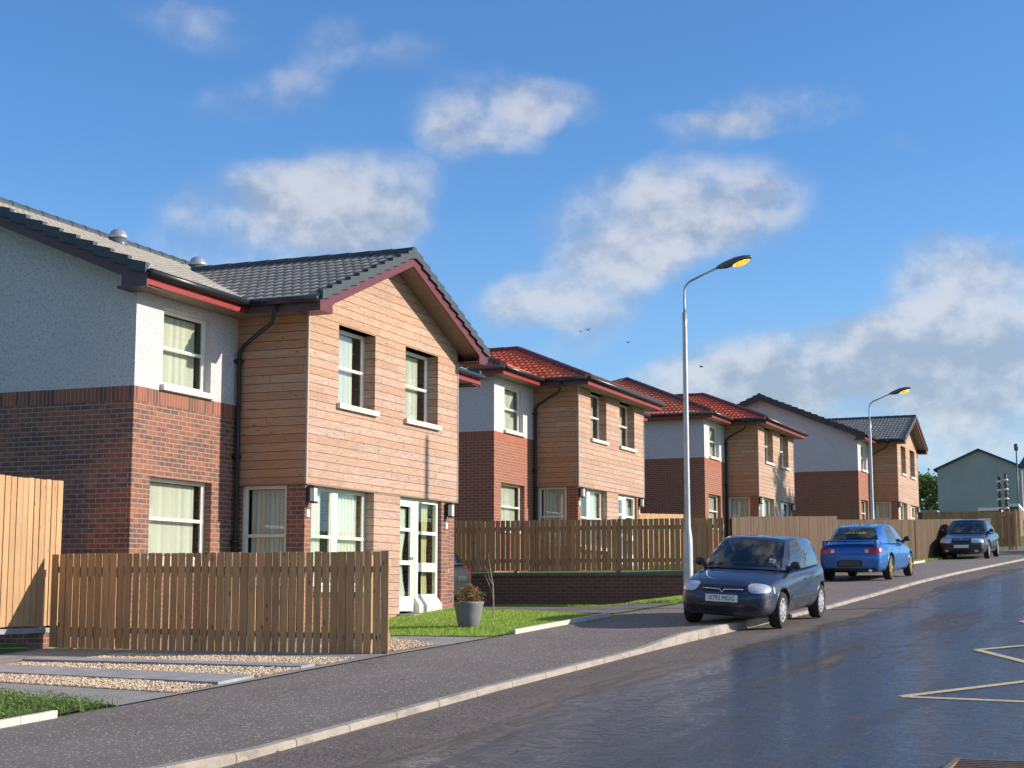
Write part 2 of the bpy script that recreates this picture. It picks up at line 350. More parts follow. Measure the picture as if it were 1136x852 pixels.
def m_blind():
    m, t = newmat('vertical_blind_slats'); a = t.attr('rnd'); c = t.mix(a, (.62, .61, .54), (.84, .82, .73)); t.principled(c, .8); return m
M['blind'] = m_blind()
M['curtain'] = plain('pale_curtain', (.74, .77, .70), .8, .06)
M['curtain_y'] = plain('yellow_curtain', (.62, .60, .30), .8, .08)
M['inside'] = plain('room_plaster', (.20, .19, .17), .9)
M['glass'] = m_glass()
M['path'] = m_asphalt_path()
M['road'] = m_road()
M['fence_brown'] = m_wood('stained_fence_wood', (.56, .34, .16), (.40, .235, .11))
M['fence_fresh'] = m_wood('fresh_pine_board', (.58, .36, .19), (.44, .26, .13), (.30, .15, .06))
M['lantern'] = plain('dark_lantern_shell', (.09, .11, .13), .4)
M['fence_old'] = m_wood('weathered_fence_wood', (.135, .078, .036), (.09, .056, .03))
M['steel'] = plain('galvanised_steel', (.42, .44, .46), .42, .12, 5, Metallic=.55)
M['kerb'] = None
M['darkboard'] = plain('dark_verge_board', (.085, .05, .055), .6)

def m_kerb():
    m, t = newmat('concrete_kerb'); o = t.obj(); uv = t.n('ShaderNodeUVMap', uv_map='road').outputs[0]; u = t.sep(uv)[0]
    j = t.sm(t.m('ABSOLUTE', t.m('SUBTRACT', t.m('FRACT', t.m('DIVIDE', u, .914)), .5)), .490, .496)
    c = t.mix(t.mr(t.noise(o, 3, 5, .6), .3, .7), (.30, .26, .22), (.42, .37, .31))
    c = t.mix(t.sm(t.noise(o, 45, 4, .7), .5, .7, 0, .5), c, (.22, .19, .16)); c = t.mix(t.sm(t.noise(t.scale(o, 1, 1, 3), 1.7, 6, .7), .48, .66, 0, .6), c, (.17, .15, .12)); c = t.mix(j, c, (.06, .05, .04))
    t.principled(c, .85, Normal=t.bump(t.noise(o, 60, 4), .4, .01)); return m
M['kerb'] = m_kerb()
def m_grass_ground():
    m, t = newmat('turf'); o = t.obj()
    c = t.mix(t.mr(t.noise(o, 1.3, 5, .65), .3, .7), (.06, .13, .015), (.12, .22, .03)); c = t.mix(t.sm(t.noise(o, 25, 4, .7), .45, .7, 0, .6), c, (.035, .07, .012))
    t.principled(c, .9, Normal=t.bump(t.noise(o, 40, 4, .7), .8, .03)); return m
M['turf'] = m_grass_ground()
def m_leaf(name, c1, c2, scale=2.0):
    m, t = newmat(name); a = t.attr('rnd'); c = t.mix(a, c1, c2)
    c = t.mix(t.sm(t.noise(t.obj(), scale, 3), .42, .62, 0, .5), c, c2)
    p = t.n('ShaderNodeBsdfPrincipled', {'Base Color': c, 'Roughness': .6}); tr = t.n('ShaderNodeBsdfTranslucent', {'Color': c})
    mx = t.n('ShaderNodeMixShader', {0: .3, 1: p.outputs[0], 2: tr.outputs[0]}); t.n('ShaderNodeOutputMaterial', {'Surface': mx.outputs[0]}); return m
M['blade'] = m_leaf('grass_blades', (.24, .40, .04), (.38, .50, .10))
M['weed'] = m_leaf('weed_leaves', (.07, .18, .025), (.20, .30, .06), 5)
M['paving'] = None
def m_paving():
    m, t = newmat('grey_paving_slab'); o = t.obj(); s = t.sep(o)
    br = t.n('ShaderNodeTexBrick', {'Vector': t.comb(s[1], s[0], 0), 'Color1': (.24, .235, .23, 1), 'Color2': (.30, .285, .27, 1), 'Mortar': (.10, .09, .08, 1), 'Scale': 1, 'Mortar Size': .008,
             'Brick Width': .9, 'Row Height': .6}, offset=.5)
    c = t.mix(t.sm(t.noise(o, 2.5, 5, .65), .4, .7, 0, .6), br.outputs[0], (.36, .34, .32))
    c = t.mix(t.sm(t.noise(o, 50, 4, .7), .45, .7, 0, .4), c, (.13, .125, .12))
    t.principled(c, .85, Normal=t.bump(t.noise(o, 60, 4), .4, .01)); return m
M['paving'] = m_paving()
M['gravel'] = None
def m_gravel():
    m, t = newmat('golden_gravel'); a = t.attr('rnd'); c = t.mix(a, (.50, .36, .22), (.80, .68, .52))
    c = t.mix(t.sm(t.noise(t.obj(), 30, 2), .55, .62, 0, .7), c, (.36, .20, .12)); t.principled(c, .8); return m
M['gravel'] = m_gravel()
M['drive'] = plain('driveway_tarmac', (.15, .135, .125), .9, .2, 2, .6, 70)

# ------------------------------------------------------------------ ground
XS = [-40, -30, -20, -12, -6, -2] + [0 + i * 1.0 for i in range(0, 34)] + [34.0, 34.70, 34.72] + [35 + i * 1.5 for i in range(0, 44)] + [102, 106, 110, 116, 124, 134, 150, 170, 220, 400, 900]
XS = sorted(set(XS + [9.6, 11.4, 20.6, 22.2, 25.8, 27.8]))
def strip(name, mat, fa, fb, za, zb, n=1, xs=XS, zf=None, kind='structure'):
    vs = []; fs = []; uvs = []
    for X in xs:
        a, b = fa(X), fb(X)
        for k in range(n + 1):
            w = k / n; Y = a + (b - a) * w; z = (zf(X, Y) if zf else za(X) + (zb(X) - za(X)) * w); vs.append((X, Y, z)); uvs.append((X, Y - kb(X)))
    for i in range(len(xs) - 1):
        for k in range(n): q = i * (n + 1) + k; fs.append((q, q + n + 1, q + n + 2, q + 1))
    mb = MB(); mb.add(vs, fs, .5); o = mb.build(name, mat)
    uvl = o.data.uv_layers.new(name='road')
    for lp in o.data.loops: uvl.data[lp.index].uv = uvs[lp.vertex_index]
    if kind: o['kind'] = kind
    return o
def DRf(X): return .045
strip('road', M['road'], lambda X: kb(X) - 6.3, kb, None, None, 10, zf=lambda X, Y: G(X) - DRf(X) - .03 + .03 * math.cos((Y - kb(X) + 3.15) / 3.15 * math.pi * .5) )
def kerbs(name, f0, f1):
    vs = []; fs = []; uvs = []; xs = [x for x in XS if x < 200 and x not in (34.70, 34.72)]
    for X in xs:
        g = G(X); a, b = f0(X), f1(X); s = 1 if b > a else -1; k = KT(X) if f0 is kb else 0; 
        for (Y, z) in ((a, g - .3), (a, g - .015 + k), (a + s * .02, g + .004 + k), (b, g + .004 + k), (b, g - .3)): vs.append((X, Y, z)); uvs.append((X, Y))
    for i in range(len(xs) - 1):
        for k in range(4): q = i * 5 + k; fs.append((q, q + 5, q + 6, q + 1))
    mb = MB(); mb.add(vs, fs, .5); o = mb.build(name, M['kerb']); uvl = o.data.uv_layers.new(name='road')
    for lp in o.data.loops: uvl.data[lp.index].uv = uvs[lp.vertex_index]
    return struct(o)
kerbs('kerb', kb, lambda X: kb(X) + .115)
kerbs('kerb', lambda X: kb(X) - 6.3, lambda X: kb(X) - 6.43)
strip('pavement', M['path'], lambda X: kb(X) + .115, pb, None, None, 6, zf=lambda X, Y: G(X) + KT(X) * max(0, 1 - (Y - kb(X) - .115) / 1.3))
strip('pavement', M['path'], lambda X: kb(X) - 8.6, lambda X: kb(X) - 6.43, None, None, 2, zf=lambda X, Y: G(X))
# far kerb side: ground left and right of the street
OFF = [0, .3, .6, 1, 1.5, 2, 2.5, 3, 4, 6, 9, 14, 22, 40, 80, 160, 400]
def terr():
    vs = []; fs = []; n = len(OFF)
    for X in XS:
        for d in OFF: Y = pb(X) + d; vs.append((X, Y, T(X, Y) - .004 if d else G(X) - .004))
    for i in range(len(XS) - 1):
        for k in range(n - 1): q = i * n + k; fs.append((q, q + n, q + n + 1, q + 1))
    mb = MB(); mb.add(vs, fs, .5); struct(mb.build('ground', M['turf'], smooth=False))
    vs = []; fs = []; OFR = [0, 2, 6, 15, 40, 120, 400]; n = len(OFR)
    for X in XS:
        for d in OFR: Y = kb(X) - 8.6 - d; vs.append((X, Y, G(X) - .004))
    for i in range(len(XS) - 1):
        for k in range(n - 1): q = i * n + k; fs.append((q, q + n, q + n + 1, q + 1))
    mb = MB(); mb.add(vs, fs, .5); struct(mb.build('ground', M['turf']))
    # wide base sheet out to the horizon
    mb = MB(); mb.poly((-3000, -3000, -4.2), (3000, -3000, -4.2), (3000, 3000, -4.2), (-3000, 3000, -4.2)); struct(mb.build('land', M['turf']))
terr()
def drape(name, poly, mat, off=.02, step=.25, edge=0.0, zf=None):
    zf = zf or T
    xs = [p[0] for p in poly]; ys = [p[1] for p in poly]
    bm = bmesh.new(); x0, x1, y0, y1 = min(xs), max(xs), min(ys), max(ys)
    nx = max(1, int((x1 - x0) / step)); ny = max(1, int((y1 - y0) / step))
    gv = [[bm.verts.new((x0 + (x1 - x0) * i / nx, y0 + (y1 - y0) * j / ny, 0)) for j in range(ny + 1)] for i in range(nx + 1)]
    for i in range(nx):
        for j in range(ny): bm.faces.new((gv[i][j], gv[i + 1][j], gv[i + 1][j + 1], gv[i][j + 1]))
    ar = sum(poly[i][0] * poly[(i + 1) % len(poly)][1] - poly[(i + 1) % len(poly)][0] * poly[i][1] for i in range(len(poly)))
    sg = 1 if ar > 0 else -1
    for i in range(len(poly)):
        a = Vector((*poly[i], 0)); b = Vector((*poly[(i + 1) % len(poly)], 0)); d = b - a; no = Vector((d.y, -d.x, 0)) * sg
        bmesh.ops.bisect_plane(bm, geom=bm.verts[:] + bm.edges[:] + bm.faces[:], plane_co=a, plane_no=no, clear_outer=True)
    for v in bm.verts: v.co.z = zf(v.co.x, v.co.y) + off
    if edge:
        be = [e for e in bm.edges if len(e.link_faces) == 1]
        r = bmesh.ops.extrude_edge_only(bm, edges=be)
        for v in r['geom']:
            if isinstance(v, bmesh.types.BMVert): v.co.z -= edge
    me = bpy.data.meshes.new(name); bm.to_mesh(me); bm.free(); me.materials.append(mat)
    me.attributes.new('rnd', 'FLOAT', 'FACE')
    o = bpy.data.objects.new(name, me); C.objects.link(o); return o
def inpoly(x, y, P):
    c = False
    for i in range(len(P)):
        x1, y1 = P[i]; x2, y2 = P[i - 1]
        if (y1 > y) != (y2 > y) and x < (x2 - x1) * (y - y1) / (y2 - y1) + x1: c = not c
    return c
def scatter(P, n):
    xs = [p[0] for p in P]; ys = [p[1] for p in P]; out = []
    while len(out) < n:
        x = random.uniform(min(xs), max(xs)); y = random.uniform(min(ys), max(ys))
        if inpoly(x, y, P): out.append((x, y))
    return out
def blades(mb, P, n, h0, h1, w, lean=.4):
    for x, y in scatter(P, n):
        a = random.uniform(0, 6.283); h = random.uniform(h0, h1); z = T(x, y) + .01; l = random.uniform(0, lean) * h; b = random.uniform(0, 6.283)
        dx, dy = math.cos(a) * w * .5, math.sin(a) * w * .5
        mb.add([(x - dx, y - dy, z), (x + dx, y + dy, z), (x + math.cos(b) * l, y + math.sin(b) * l, z + h)], [(0, 1, 2)])
# plot one: paving, gravel strips, lawn, drive
struct(drape('paving', [(13.35, 9.62), (16, 9.55), (19.2, 9.40), (21.8, 9.17), (21.8, 10.9), (19.1, 10.9), (19.1, 14.9), (10, 14.9), (10, 13.6), (14.3, 12.0)], M['paving'], .012, .3) if False else drape('paving', [(13.35, 9.58), (19.0, 9.37), (19.0, 14.95), (14.6, 14.95)], M['paving'], .018, .3))
struct(drape('paving', [(19.0, 9.37), (21.8, 9.12), (21.8, 14.0), (19.0, 14.0)], M['paving'], .016, .3))
struct(drape('paving', [(5, 11.9), (13.35, 11.9), (14.6, 14.95), (5, 14.95)], M['paving'], .014, .4))
def gravel_bed(P, n):
    base = drape('gravel_bed', P, M['gravel'], .022, .3)
    mb = MB()
    for x, y in scatter(P, n):
        s = random.uniform(.008, .019); z = T(x, y) + .028 + random.uniform(0, .008); a = random.uniform(0, 3)
        ca, sa = math.cos(a) * s, math.sin(a) * s; k = random.uniform(.5, .9)
        mb.add([(x + ca, y + sa, z), (x - sa * k, y + ca * k, z), (x - ca, y - sa, z), (x + sa * k, y - ca * k, z), (x, y, z + s * .7), (x, y, z - s)],
               [(0, 1, 4), (1, 2, 4), (2, 3, 4), (3, 0, 4), (1, 0, 5), (2, 1, 5), (3, 2, 5), (0, 3, 5)])
    o = mb.build('gravel', M['gravel'], recalc=False); tag(o, 'golden gravel laid in strips between grey paving slabs', kind='stuff'); tag(base, 'bed of golden gravel beneath the loose stones', kind='stuff')
    return base, o
gb = [[(17.35, 9.55), (18.3, 9.52), (18.3, 13.2), (17.6, 13.25)], [(16.0, 9.6), (16.95, 9.58), (17.0, 13.7), (16.45, 13.7)], [(14.4, 9.62), (15.1, 9.6), (15.9, 13.4), (15.1, 13.4)],
      [(19.35, 9.5), (20.5, 9.4), (21.3, 10.5), (19.5, 11.2)]]
for P, n in zip(gb, (3600, 3600, 3600, 1600)): gravel_bed(P, n)
# thin raised slab edges beside the gravel (dark upstands)
M['slab'] = plain('slate_grey_slab', (.30, .30, .31), .8, .2, 3, .3, 60)
for k, (xa, xb, y0, y1) in enumerate([(17.0, 17.34, 9.6, 13.9), (15.2, 15.95, 9.62, 13.6)]):
    sh = .55 if k else .2
    o = drape('paving', [(xa, y0), (xb, y0), (xb + sh, y1), (xa + sh, y1)], M['slab'], .05, .3, edge=.05); struct(o)
LAWN = [(21.85, 9.15), (22.5, 9.10), (26.6, 8.93), (27.8, 11.3), (28.1, 12.6), (21.85, 12.6)]
tag(drape('lawn', LAWN, M['turf'], .02), 'soil and thatch below the front lawn blades', kind='stuff')
mb = MB(); blades(mb, LAWN, 42000, .025, .055, .012); tag(mb.build('grass', M['blade'], recalc=False), 'mown green front lawn beside the pavement', kind='stuff')
VERGE = [(34.6, 8.85), (34.6, 14.2), (34.0, 14.2), (33.3, 10.8), (30.6, 9.5), (30.3, 8.75)]
mb = MB(); blades(mb, VERGE, 14000, .03, .07, .014)
tag(mb.build('grass', M['blade'], recalc=False), 'narrow strip of grass at the foot of the low brick wall', kind='stuff')
struct(drape('driveway', [(27.2, 9.0), (30.2, 8.72), (33.4, 10.8), (34.0, 14.2), (34.0, 24), (31.8, 24), (31.8, 14.2), (28.1, 12.8)][:4] + [(34.2, 24), (31.75, 24), (28.1, 12.7)], M['drive'], .012, .4))
STRIPB = [(46, 8.28), (60, 7.38), (68, 6.75), (68, 6.45), (60, 7.0), (46, 7.9)]
# weed patch, nearest left corner
WEED = [(11.0, 9.78), (12.5, 9.72), (13.35, 9.55), (13.9, 11.5), (13.2, 11.9), (11.0, 12.2)]
tag(drape('soil', WEED, plain('dark_soil', (.07, .05, .035), .95, .3, 8, .8, 40), .02), 'dark soil of the weedy bed at the pavement edge', kind='stuff')
mb = MB(); blades(mb, WEED, 3000, .04, .14, .010, .9)
for x, y in scatter(WEED, 4200):
    z = T(x, y) + random.uniform(.02, .11); s = random.uniform(.010, .032); a = random.uniform(0, 6.28); tl = random.uniform(-.6, .6)
    u = Vector((math.cos(a), math.sin(a), tl)).normalized() * s; w = Vector((-math.sin(a), math.cos(a), random.uniform(-.4, .4))).normalized() * s * .6; p = Vector((x, y, z))
    mb.add([p - u, p + w, p + u, p - w], [(0, 1, 2, 3)])
tag(mb.build('weeds', M['weed'], recalc=False), 'patch of green weeds beside the pavement in the near left corner', kind='stuff')
mb = MB()
for i in range(420):
    x, y = 11.2 + abs(random.gauss(0, .30)), 11.3 + random.gauss(0, .35); z = T(x, y) + random.uniform(.02, .34); s_ = random.uniform(.012, .035); d = Vector([random.gauss(0, 1) for _ in range(3)]).normalized() * s_; w = d.orthogonal().normalized() * s_ * .6; p = Vector((x, y, z))
    mb.add([p - d, p + w, p + d, p - w], [(0, 1, 2, 3)])
tag(mb.build('dry_weed', m_leaf('dry_weed_leaves', (.20, .15, .08), (.14, .17, .06), 9), recalc=False), 'brownish bushy weed at the far left end of the green weed patch', kind='stuff')
mb = MB()
for i in range(150):
    x = random.uniform(9, 40); y = kb(x) + (random.gauss(-.12, .12) if i % 3 else random.uniform(-5, 2.8)); z = (G(x) + .006 + max(0, KT(x)) * max(0, 1 - (y - kb(x)) / 1.3) if y > kb(x) else G(x) - DRf(x) - .02) + .008; a = random.uniform(0, 6.28); s_ = random.uniform(.012, .032)
    u = Vector((math.cos(a), math.sin(a), random.uniform(-.2, .3))) * s_; w = Vector((-math.sin(a), math.cos(a), random.uniform(-.2, .3))) * s_ * .6; p = Vector((x, y, z + .004))
    mb.add([p - u, p + w, p + u, p - w], [(0, 1, 2, 3)])
tag(mb.build('fallen_leaves', m_leaf('fallen_leaf', (.30, .20, .07), (.16, .09, .04), 30), recalc=False), 'scattered fallen leaves and grit along the kerb', kind='stuff')
def edging(name, pts, label, w=.06, h=.07):
    mb = MB()
    for i in range(len(pts) - 1):
        a = Vector((*pts[i], 0)); b = Vector((*pts[i + 1], 0)); n = max(1, int((b - a).length / .45)); d = (b - a).normalized(); nn = Vector((-d.y, d.x, 0)) * w
        for k in range(n):
            p = a + (b - a) * (k / n); q = a + (b - a) * ((k + 1) / n) - d * .006
            vs = []
            for s, o_ in ((p, 0), (q, 0), (q, 1), (p, 1)):
                v = s + nn * o_; vs.append((v.x, v.y, G(v.x) - .1)); 
            vs += [(v[0], v[1], v[2] + .1 + h) for v in vs]
            mb.add(vs, [(0, 1, 2, 3), (4, 7, 6, 5), (0, 4, 5, 1), (1, 5, 6, 2), (2, 6, 7, 3), (3, 7, 4, 0)])
    o = mb.build(name, EDGE); tag(o, label, 'edging'); return o
EDGE = plain('concrete_edging', (.55, .50, .44), .85, .15, 6, .4, 60)
edging('concrete_edging', [(22.6, 9.06), (26.5, 8.85)], 'pale concrete edging along the front lawn')
edging('concrete_edging', [(9, 9.83), (12.5, 9.66)], 'pale concrete edging in front of the weeds')
edging('concrete_edging', [(47.5, 7.75), (56, 7.3)], 'pale concrete edging beyond the bright blue car')
mb = MB(); blades(mb, [(47.5, 7.85), (56, 7.4), (60, 7.15), (60, 7.7), (47.5, 8.2)], 4000, .03, .08, .02); tag(mb.build('grass', M['blade'], recalc=False), 'grass strip between picket fence and far pavement', kind='stuff')

# painted zigzag on the road
def m_paint():
    m, t = newmat('worn_road_paint'); o = t.obj()
    c = t.mix(t.mr(t.noise(o, 5, 5, .6), .3, .7), (.74, .56, .22), (.58, .49, .32)); c = t.mix(t.sm(t.noise(o, 35, 5, .75), .50, .62, 0, .85), c, (.12, .11, .10))
    t.principled(c, .5, Normal=t.bump(t.noise(o, 60, 4), .4, .01)); return m
M['paint'] = m_paint()
def rz(X, Y): return G(X) - DRf(X) - .03 + .03 * math.cos((Y - kb(X) + 3.15) / 3.15 * math.pi * .5)
def paint(pts, w):
    mb = MB()
    for i in range(len(pts) - 1):
        a = Vector((*pts[i], 0)); b = Vector((*pts[i + 1], 0)); d = (b - a).normalized(); nn = Vector((-d.y, d.x, 0)) * w / 2; n = max(2, int((b - a).length / .4))
        vs = []
        for k in range(n + 1):
            p = a + (b - a) * (k / n)
            for s in (-1, 1): v = p + nn * s; vs.append((v.x, v.y, rz(v.x, v.y) + .005 + i * .0015))
        mb.add(vs, [(2 * k, 2 * k + 1, 2 * k + 3, 2 * k + 2) for k in range(n)])
    return mb
struct(paint([(12.6, .9), (14.3, 2.3), (16.12, .8), (16.2, 2.38), (18.7, .85), (21.45, 2.18), (23.3, .9), (26.6, 2.0), (28.6, .6), (31.6, 1.7)][2:], .12).build('road_marking', M['paint']), 'worn yellow zigzag line painted on the wet road')
# gully grate in the near right corner
mb = MB()
GX, GY = 12.0, 1.1
for k in range(12):
    x = GX - .45 + k * .08; mb.box(x, x + .04, GY - .35, GY + .32, rz(x, GY) - .01, rz(x, GY) + .012)
for y in (GY - .37, GY + .32): mb.box(GX - .5, GX + .52, y, y + .04, rz(GX, y) - .03, rz(GX, y) + .030)
tag(mb.build('gully_grate', plain('rusty_iron', (.17, .11, .08), .7, .3, 20)), 'rusty iron slatted drain cover in the road at the near right corner', 'drain cover')

# ------------------------------------------------------------------ houses
class WF:                                 # wall frame: a along wall, d outward, z up
    def __init__(s, o, u, n): s.o = Vector(o); s.u = Vector(u); s.n = Vector(n)
    def p(s, a, d, z): return s.o + s.u * a + s.n * d + Vector((0, 0, z))
    def box(s, mb, a0, a1, d0, d1, z0, z1, rnd=None):
        vs = [s.p(a, d, z) for a in (a0, a1) for d in (d0, d1) for z in (z0, z1)]
        mb.add(vs, [(0, 1, 3, 2), (4, 6, 7, 5), (0, 4, 5, 1), (2, 3, 7, 6), (0, 2, 6, 4), (1, 5, 7, 3)], rnd)
    def wall(s, mb, a0, a1, z0, z1, ops=(), th=.3):
        A = sorted({a0, a1, *[o[0] for o in ops], *[o[1] for o in ops]}); Z = sorted({z0, z1, *[o[2] for o in ops], *[o[3] for o in ops]})
        A = [a for a in A if a0 <= a <= a1]; Z = [z for z in Z if z0 <= z <= z1]
        for i in range(len(A) - 1):
            for j in range(len(Z) - 1):
                ca, cz = (A[i] + A[i + 1]) / 2, (Z[j] + Z[j + 1]) / 2
                if any(o[0] < ca < o[1] and o[2] < cz < o[3] for o in ops): continue
                mb.add([s.p(A[i], 0, Z[j]), s.p(A[i + 1], 0, Z[j]), s.p(A[i + 1], 0, Z[j + 1]), s.p(A[i], 0, Z[j + 1])], [(0, 1, 2, 3)], .5)
        for (b0, b1, y0, y1) in ops:
            y1 = min(y1, z1); y0 = max(y0, z0)
            mb.add([s.p(b0, 0, y0), s.p(b0, -th, y0), s.p(b0, -th, y1), s.p(b0, 0, y1)], [(0, 1, 2, 3)], .5)
            mb.add([s.p(b1, 0, y0), s.p(b1, -th, y0), s.p(b1, -th, y1), s.p(b1, 0, y1)], [(0, 1, 2, 3)], .5)
            mb.add([s.p(b0, 0, y1), s.p(b1, 0, y1), s.p(b1, -th, y1), s.p(b0, -th, y1)], [(0, 1, 2, 3)], .5)
            mb.add([s.p(b0, 0, y0), s.p(b1, 0, y0), s.p(b1, -th, y0), s.p(b0, -th, y0)], [(0, 1, 2, 3)], .5)
def sheet(fr, mb, a0, a1, z0, z1, d, amp, wl, pinch=0.0):
    n = max(4, int((a1 - a0) / wl * 4)); m = 6
    vs = []
    for j in range(m + 1):
        zz = z0 + (z1 - z0) * j / m
        sc = 1 - pinch * math.sin(math.pi * min(1, (j / m) * 1.3)) if pinch else 1
        for i in range(n + 1):
            a = a0 + (a1 - a0) * i / n * sc; vs.append(fr.p(a, d + amp * math.sin(i * math.pi / 2 + .3), zz))
    mb.add(vs, [(j * (n + 1) + i, j * (n + 1) + i + 1, (j + 1) * (n + 1) + i + 1, (j + 1) * (n + 1) + i) for j in range(m) for i in range(n)])
def window(fr, par, a0, a1, z0, z1, rec, mull=(), rails=(.5,), sill=True, cover='blind', fw=.055, cmat=None, gap=0):
    d = -rec; mb = MB()
    fr.box(mb, a0, a0 + fw, d - .05, d, z0, z1); fr.box(mb, a1 - fw, a1, d - .05, d, z0, z1)
    fr.box(mb, a0 + fw, a1 - fw, d - .05, d, z0, z0 + fw); fr.box(mb, a0 + fw, a1 - fw, d - .05, d, z1 - fw, z1)
    ms = []
    for (m0, m1) in mull: fr.box(mb, m0, m1, d - .05, d + .004, z0 + fw, z1 - fw); ms.append((m0, m1))
    edges = [a0 + fw] + [x for mm in ms for x in mm] + [a1 - fw]
    cells = [(edges[i], edges[i + 1]) for i in range(0, len(edges), 2)]
    for r in rails:
        zc = z0 + (z1 - z0) * r
        for (c0, c1) in cells:
            fr.box(mb, c0, c1, d - .045, d - .003, zc - .025, zc + .025); fr.box(mb, c0, c1, d - .055, d + .012, zc - .008, zc + .012)
    for (c0, c1) in cells:                 # inner sash edge
        for (x0, x1) in ((c0, c0 + .03), (c1 - .03, c1)): fr.box(mb, x0, x1, d - .042, d - .012, z0 + fw, z1 - fw)
    w = mb.build('window', M['frame'], par)
    mb = MB(); fr.box(mb, a0 + fw * .5, a1 - fw * .5, d - .034, d - .028, z0 + fw * .5, z1 - fw * .5); mb.build('pane', M['glass'], w)
    if cover == 'blind':
        mb = MB()
        x = a0 + .08
        while x < a1 - .16 - gap:
            t = -.03; vs = [fr.p(x, d - .14, z0 + .08), fr.p(x + .066, d - .14 - t, z0 + .08), fr.p(x + .066, d - .14 - t, z1 - .06), fr.p(x, d - .14, z1 - .06)]
            mb.add(vs, [(0, 1, 2, 3)]); x += .088
        mb.build('blind', cmat or M['blind'], w)
    elif cover == 'curtain':
        mb = MB(); sheet(fr, mb, a0 + .05, a0 + (a1 - a0) * .36, z0 + .03, z1 - .05, d - .15, .035, .12); sheet(fr, mb, a1 - (a1 - a0) * .40, a1 - .05, z0 + .03, z1 - .05, d - .15, .035, .12)
        mb.build('curtain', cmat or M['curtain'], w, smooth=True)
    if sill:
        mb = MB(); fr.box(mb, a0 - .05, a1 + .05, d - .04, .075, z0 - .10, z0 - .012); mb.build('sill', M['frame_old'], w)
    return w
EV, EZ, SL, SP = .9, 5.13, .414, .402              # eaves line, eaves height, roof slope
def tiles(poly, mat, name, par, pitch=.175, course=.33, thick=.020, amp=.019):
    P = [Vector(p) for p in poly]; u = (P[1] - P[0]).normalized(); n = (P[1] - P[0]).cross(P[2] - P[0]).normalized()
    if n.z < 0: n = -n
    v = n.cross(u).normalized()
    if v.z < 0: v = -v
    o = P[0]; U = [(p - o).dot(u) for p in P]; V = [(p - o).dot(v) for p in P]
    bm = bmesh.new(); k = 6; du = pitch / k; lay = bm.faces.layers.float.new('rnd')
    i0 = math.floor(min(U) / du) - 1; i1 = math.ceil(max(U) / du) + 1; c0 = 0; c1 = math.ceil(max(V) / course) + 1
    prof = [0, .55, .95, 1, .75, .2]
    for c in range(c0, c1):
        rowa = []; rowb = []
        for i in range(i0, i1 + 1):
            h = prof[i % k] * amp + .02
            rowa.append(bm.verts.new(o + u * (i * du) + v * (c * course) + n * (h + thick)))
            rowb.append(bm.verts.new(o + u * (i * du) + v * ((c + 1) * course) + n * h))
        for i in range(len(rowa) - 1):
            f = bm.faces.new((rowa[i], rowa[i + 1], rowb[i + 1], rowb[i])); f[lay] = (math.sin((c * 37 + (i0 + i) // k * 91) * 12.9898) * 43758.5453) % 1; f.smooth = True
        fro = [bm.verts.new(r.co - n * (thick + .012)) for r in rowa]
        for i in range(len(rowa) - 1):
            f = bm.faces.new((fro[i], fro[i + 1], rowa[i + 1], rowa[i])); f[lay] = 0
    m = len(P); cen = sum(P, Vector()) / m
    for i in range(m):
        a, b = P[i], P[(i + 1) % m]; no = (b - a).cross(n); 
        if no.dot(cen - a) > 0: no = -no
        bmesh.ops.bisect_plane(bm, geom=bm.verts[:] + bm.edges[:] + bm.faces[:], plane_co=a, plane_no=no, clear_outer=True)
    me = bpy.data.meshes.new(name); bm.to_mesh(me); bm.free(); me.materials.append(mat)
    ob = bpy.data.objects.new(name, me); C.objects.link(ob); ob.parent = par
    return ob
def capline(mb, a, b, r=.10, seg=.42):
    a, b = Vector(a), Vector(b); L = (b - a).length; n = max(1, round(L / seg)); d = (b - a) / n
    for i in range(n): mb.tube([a + d * i, a + d * (i + 1.04)], [r * 1.12, r], 10)
M['trimc'] = plain('pale_corner_trim', (.46, .36, .30), .6)
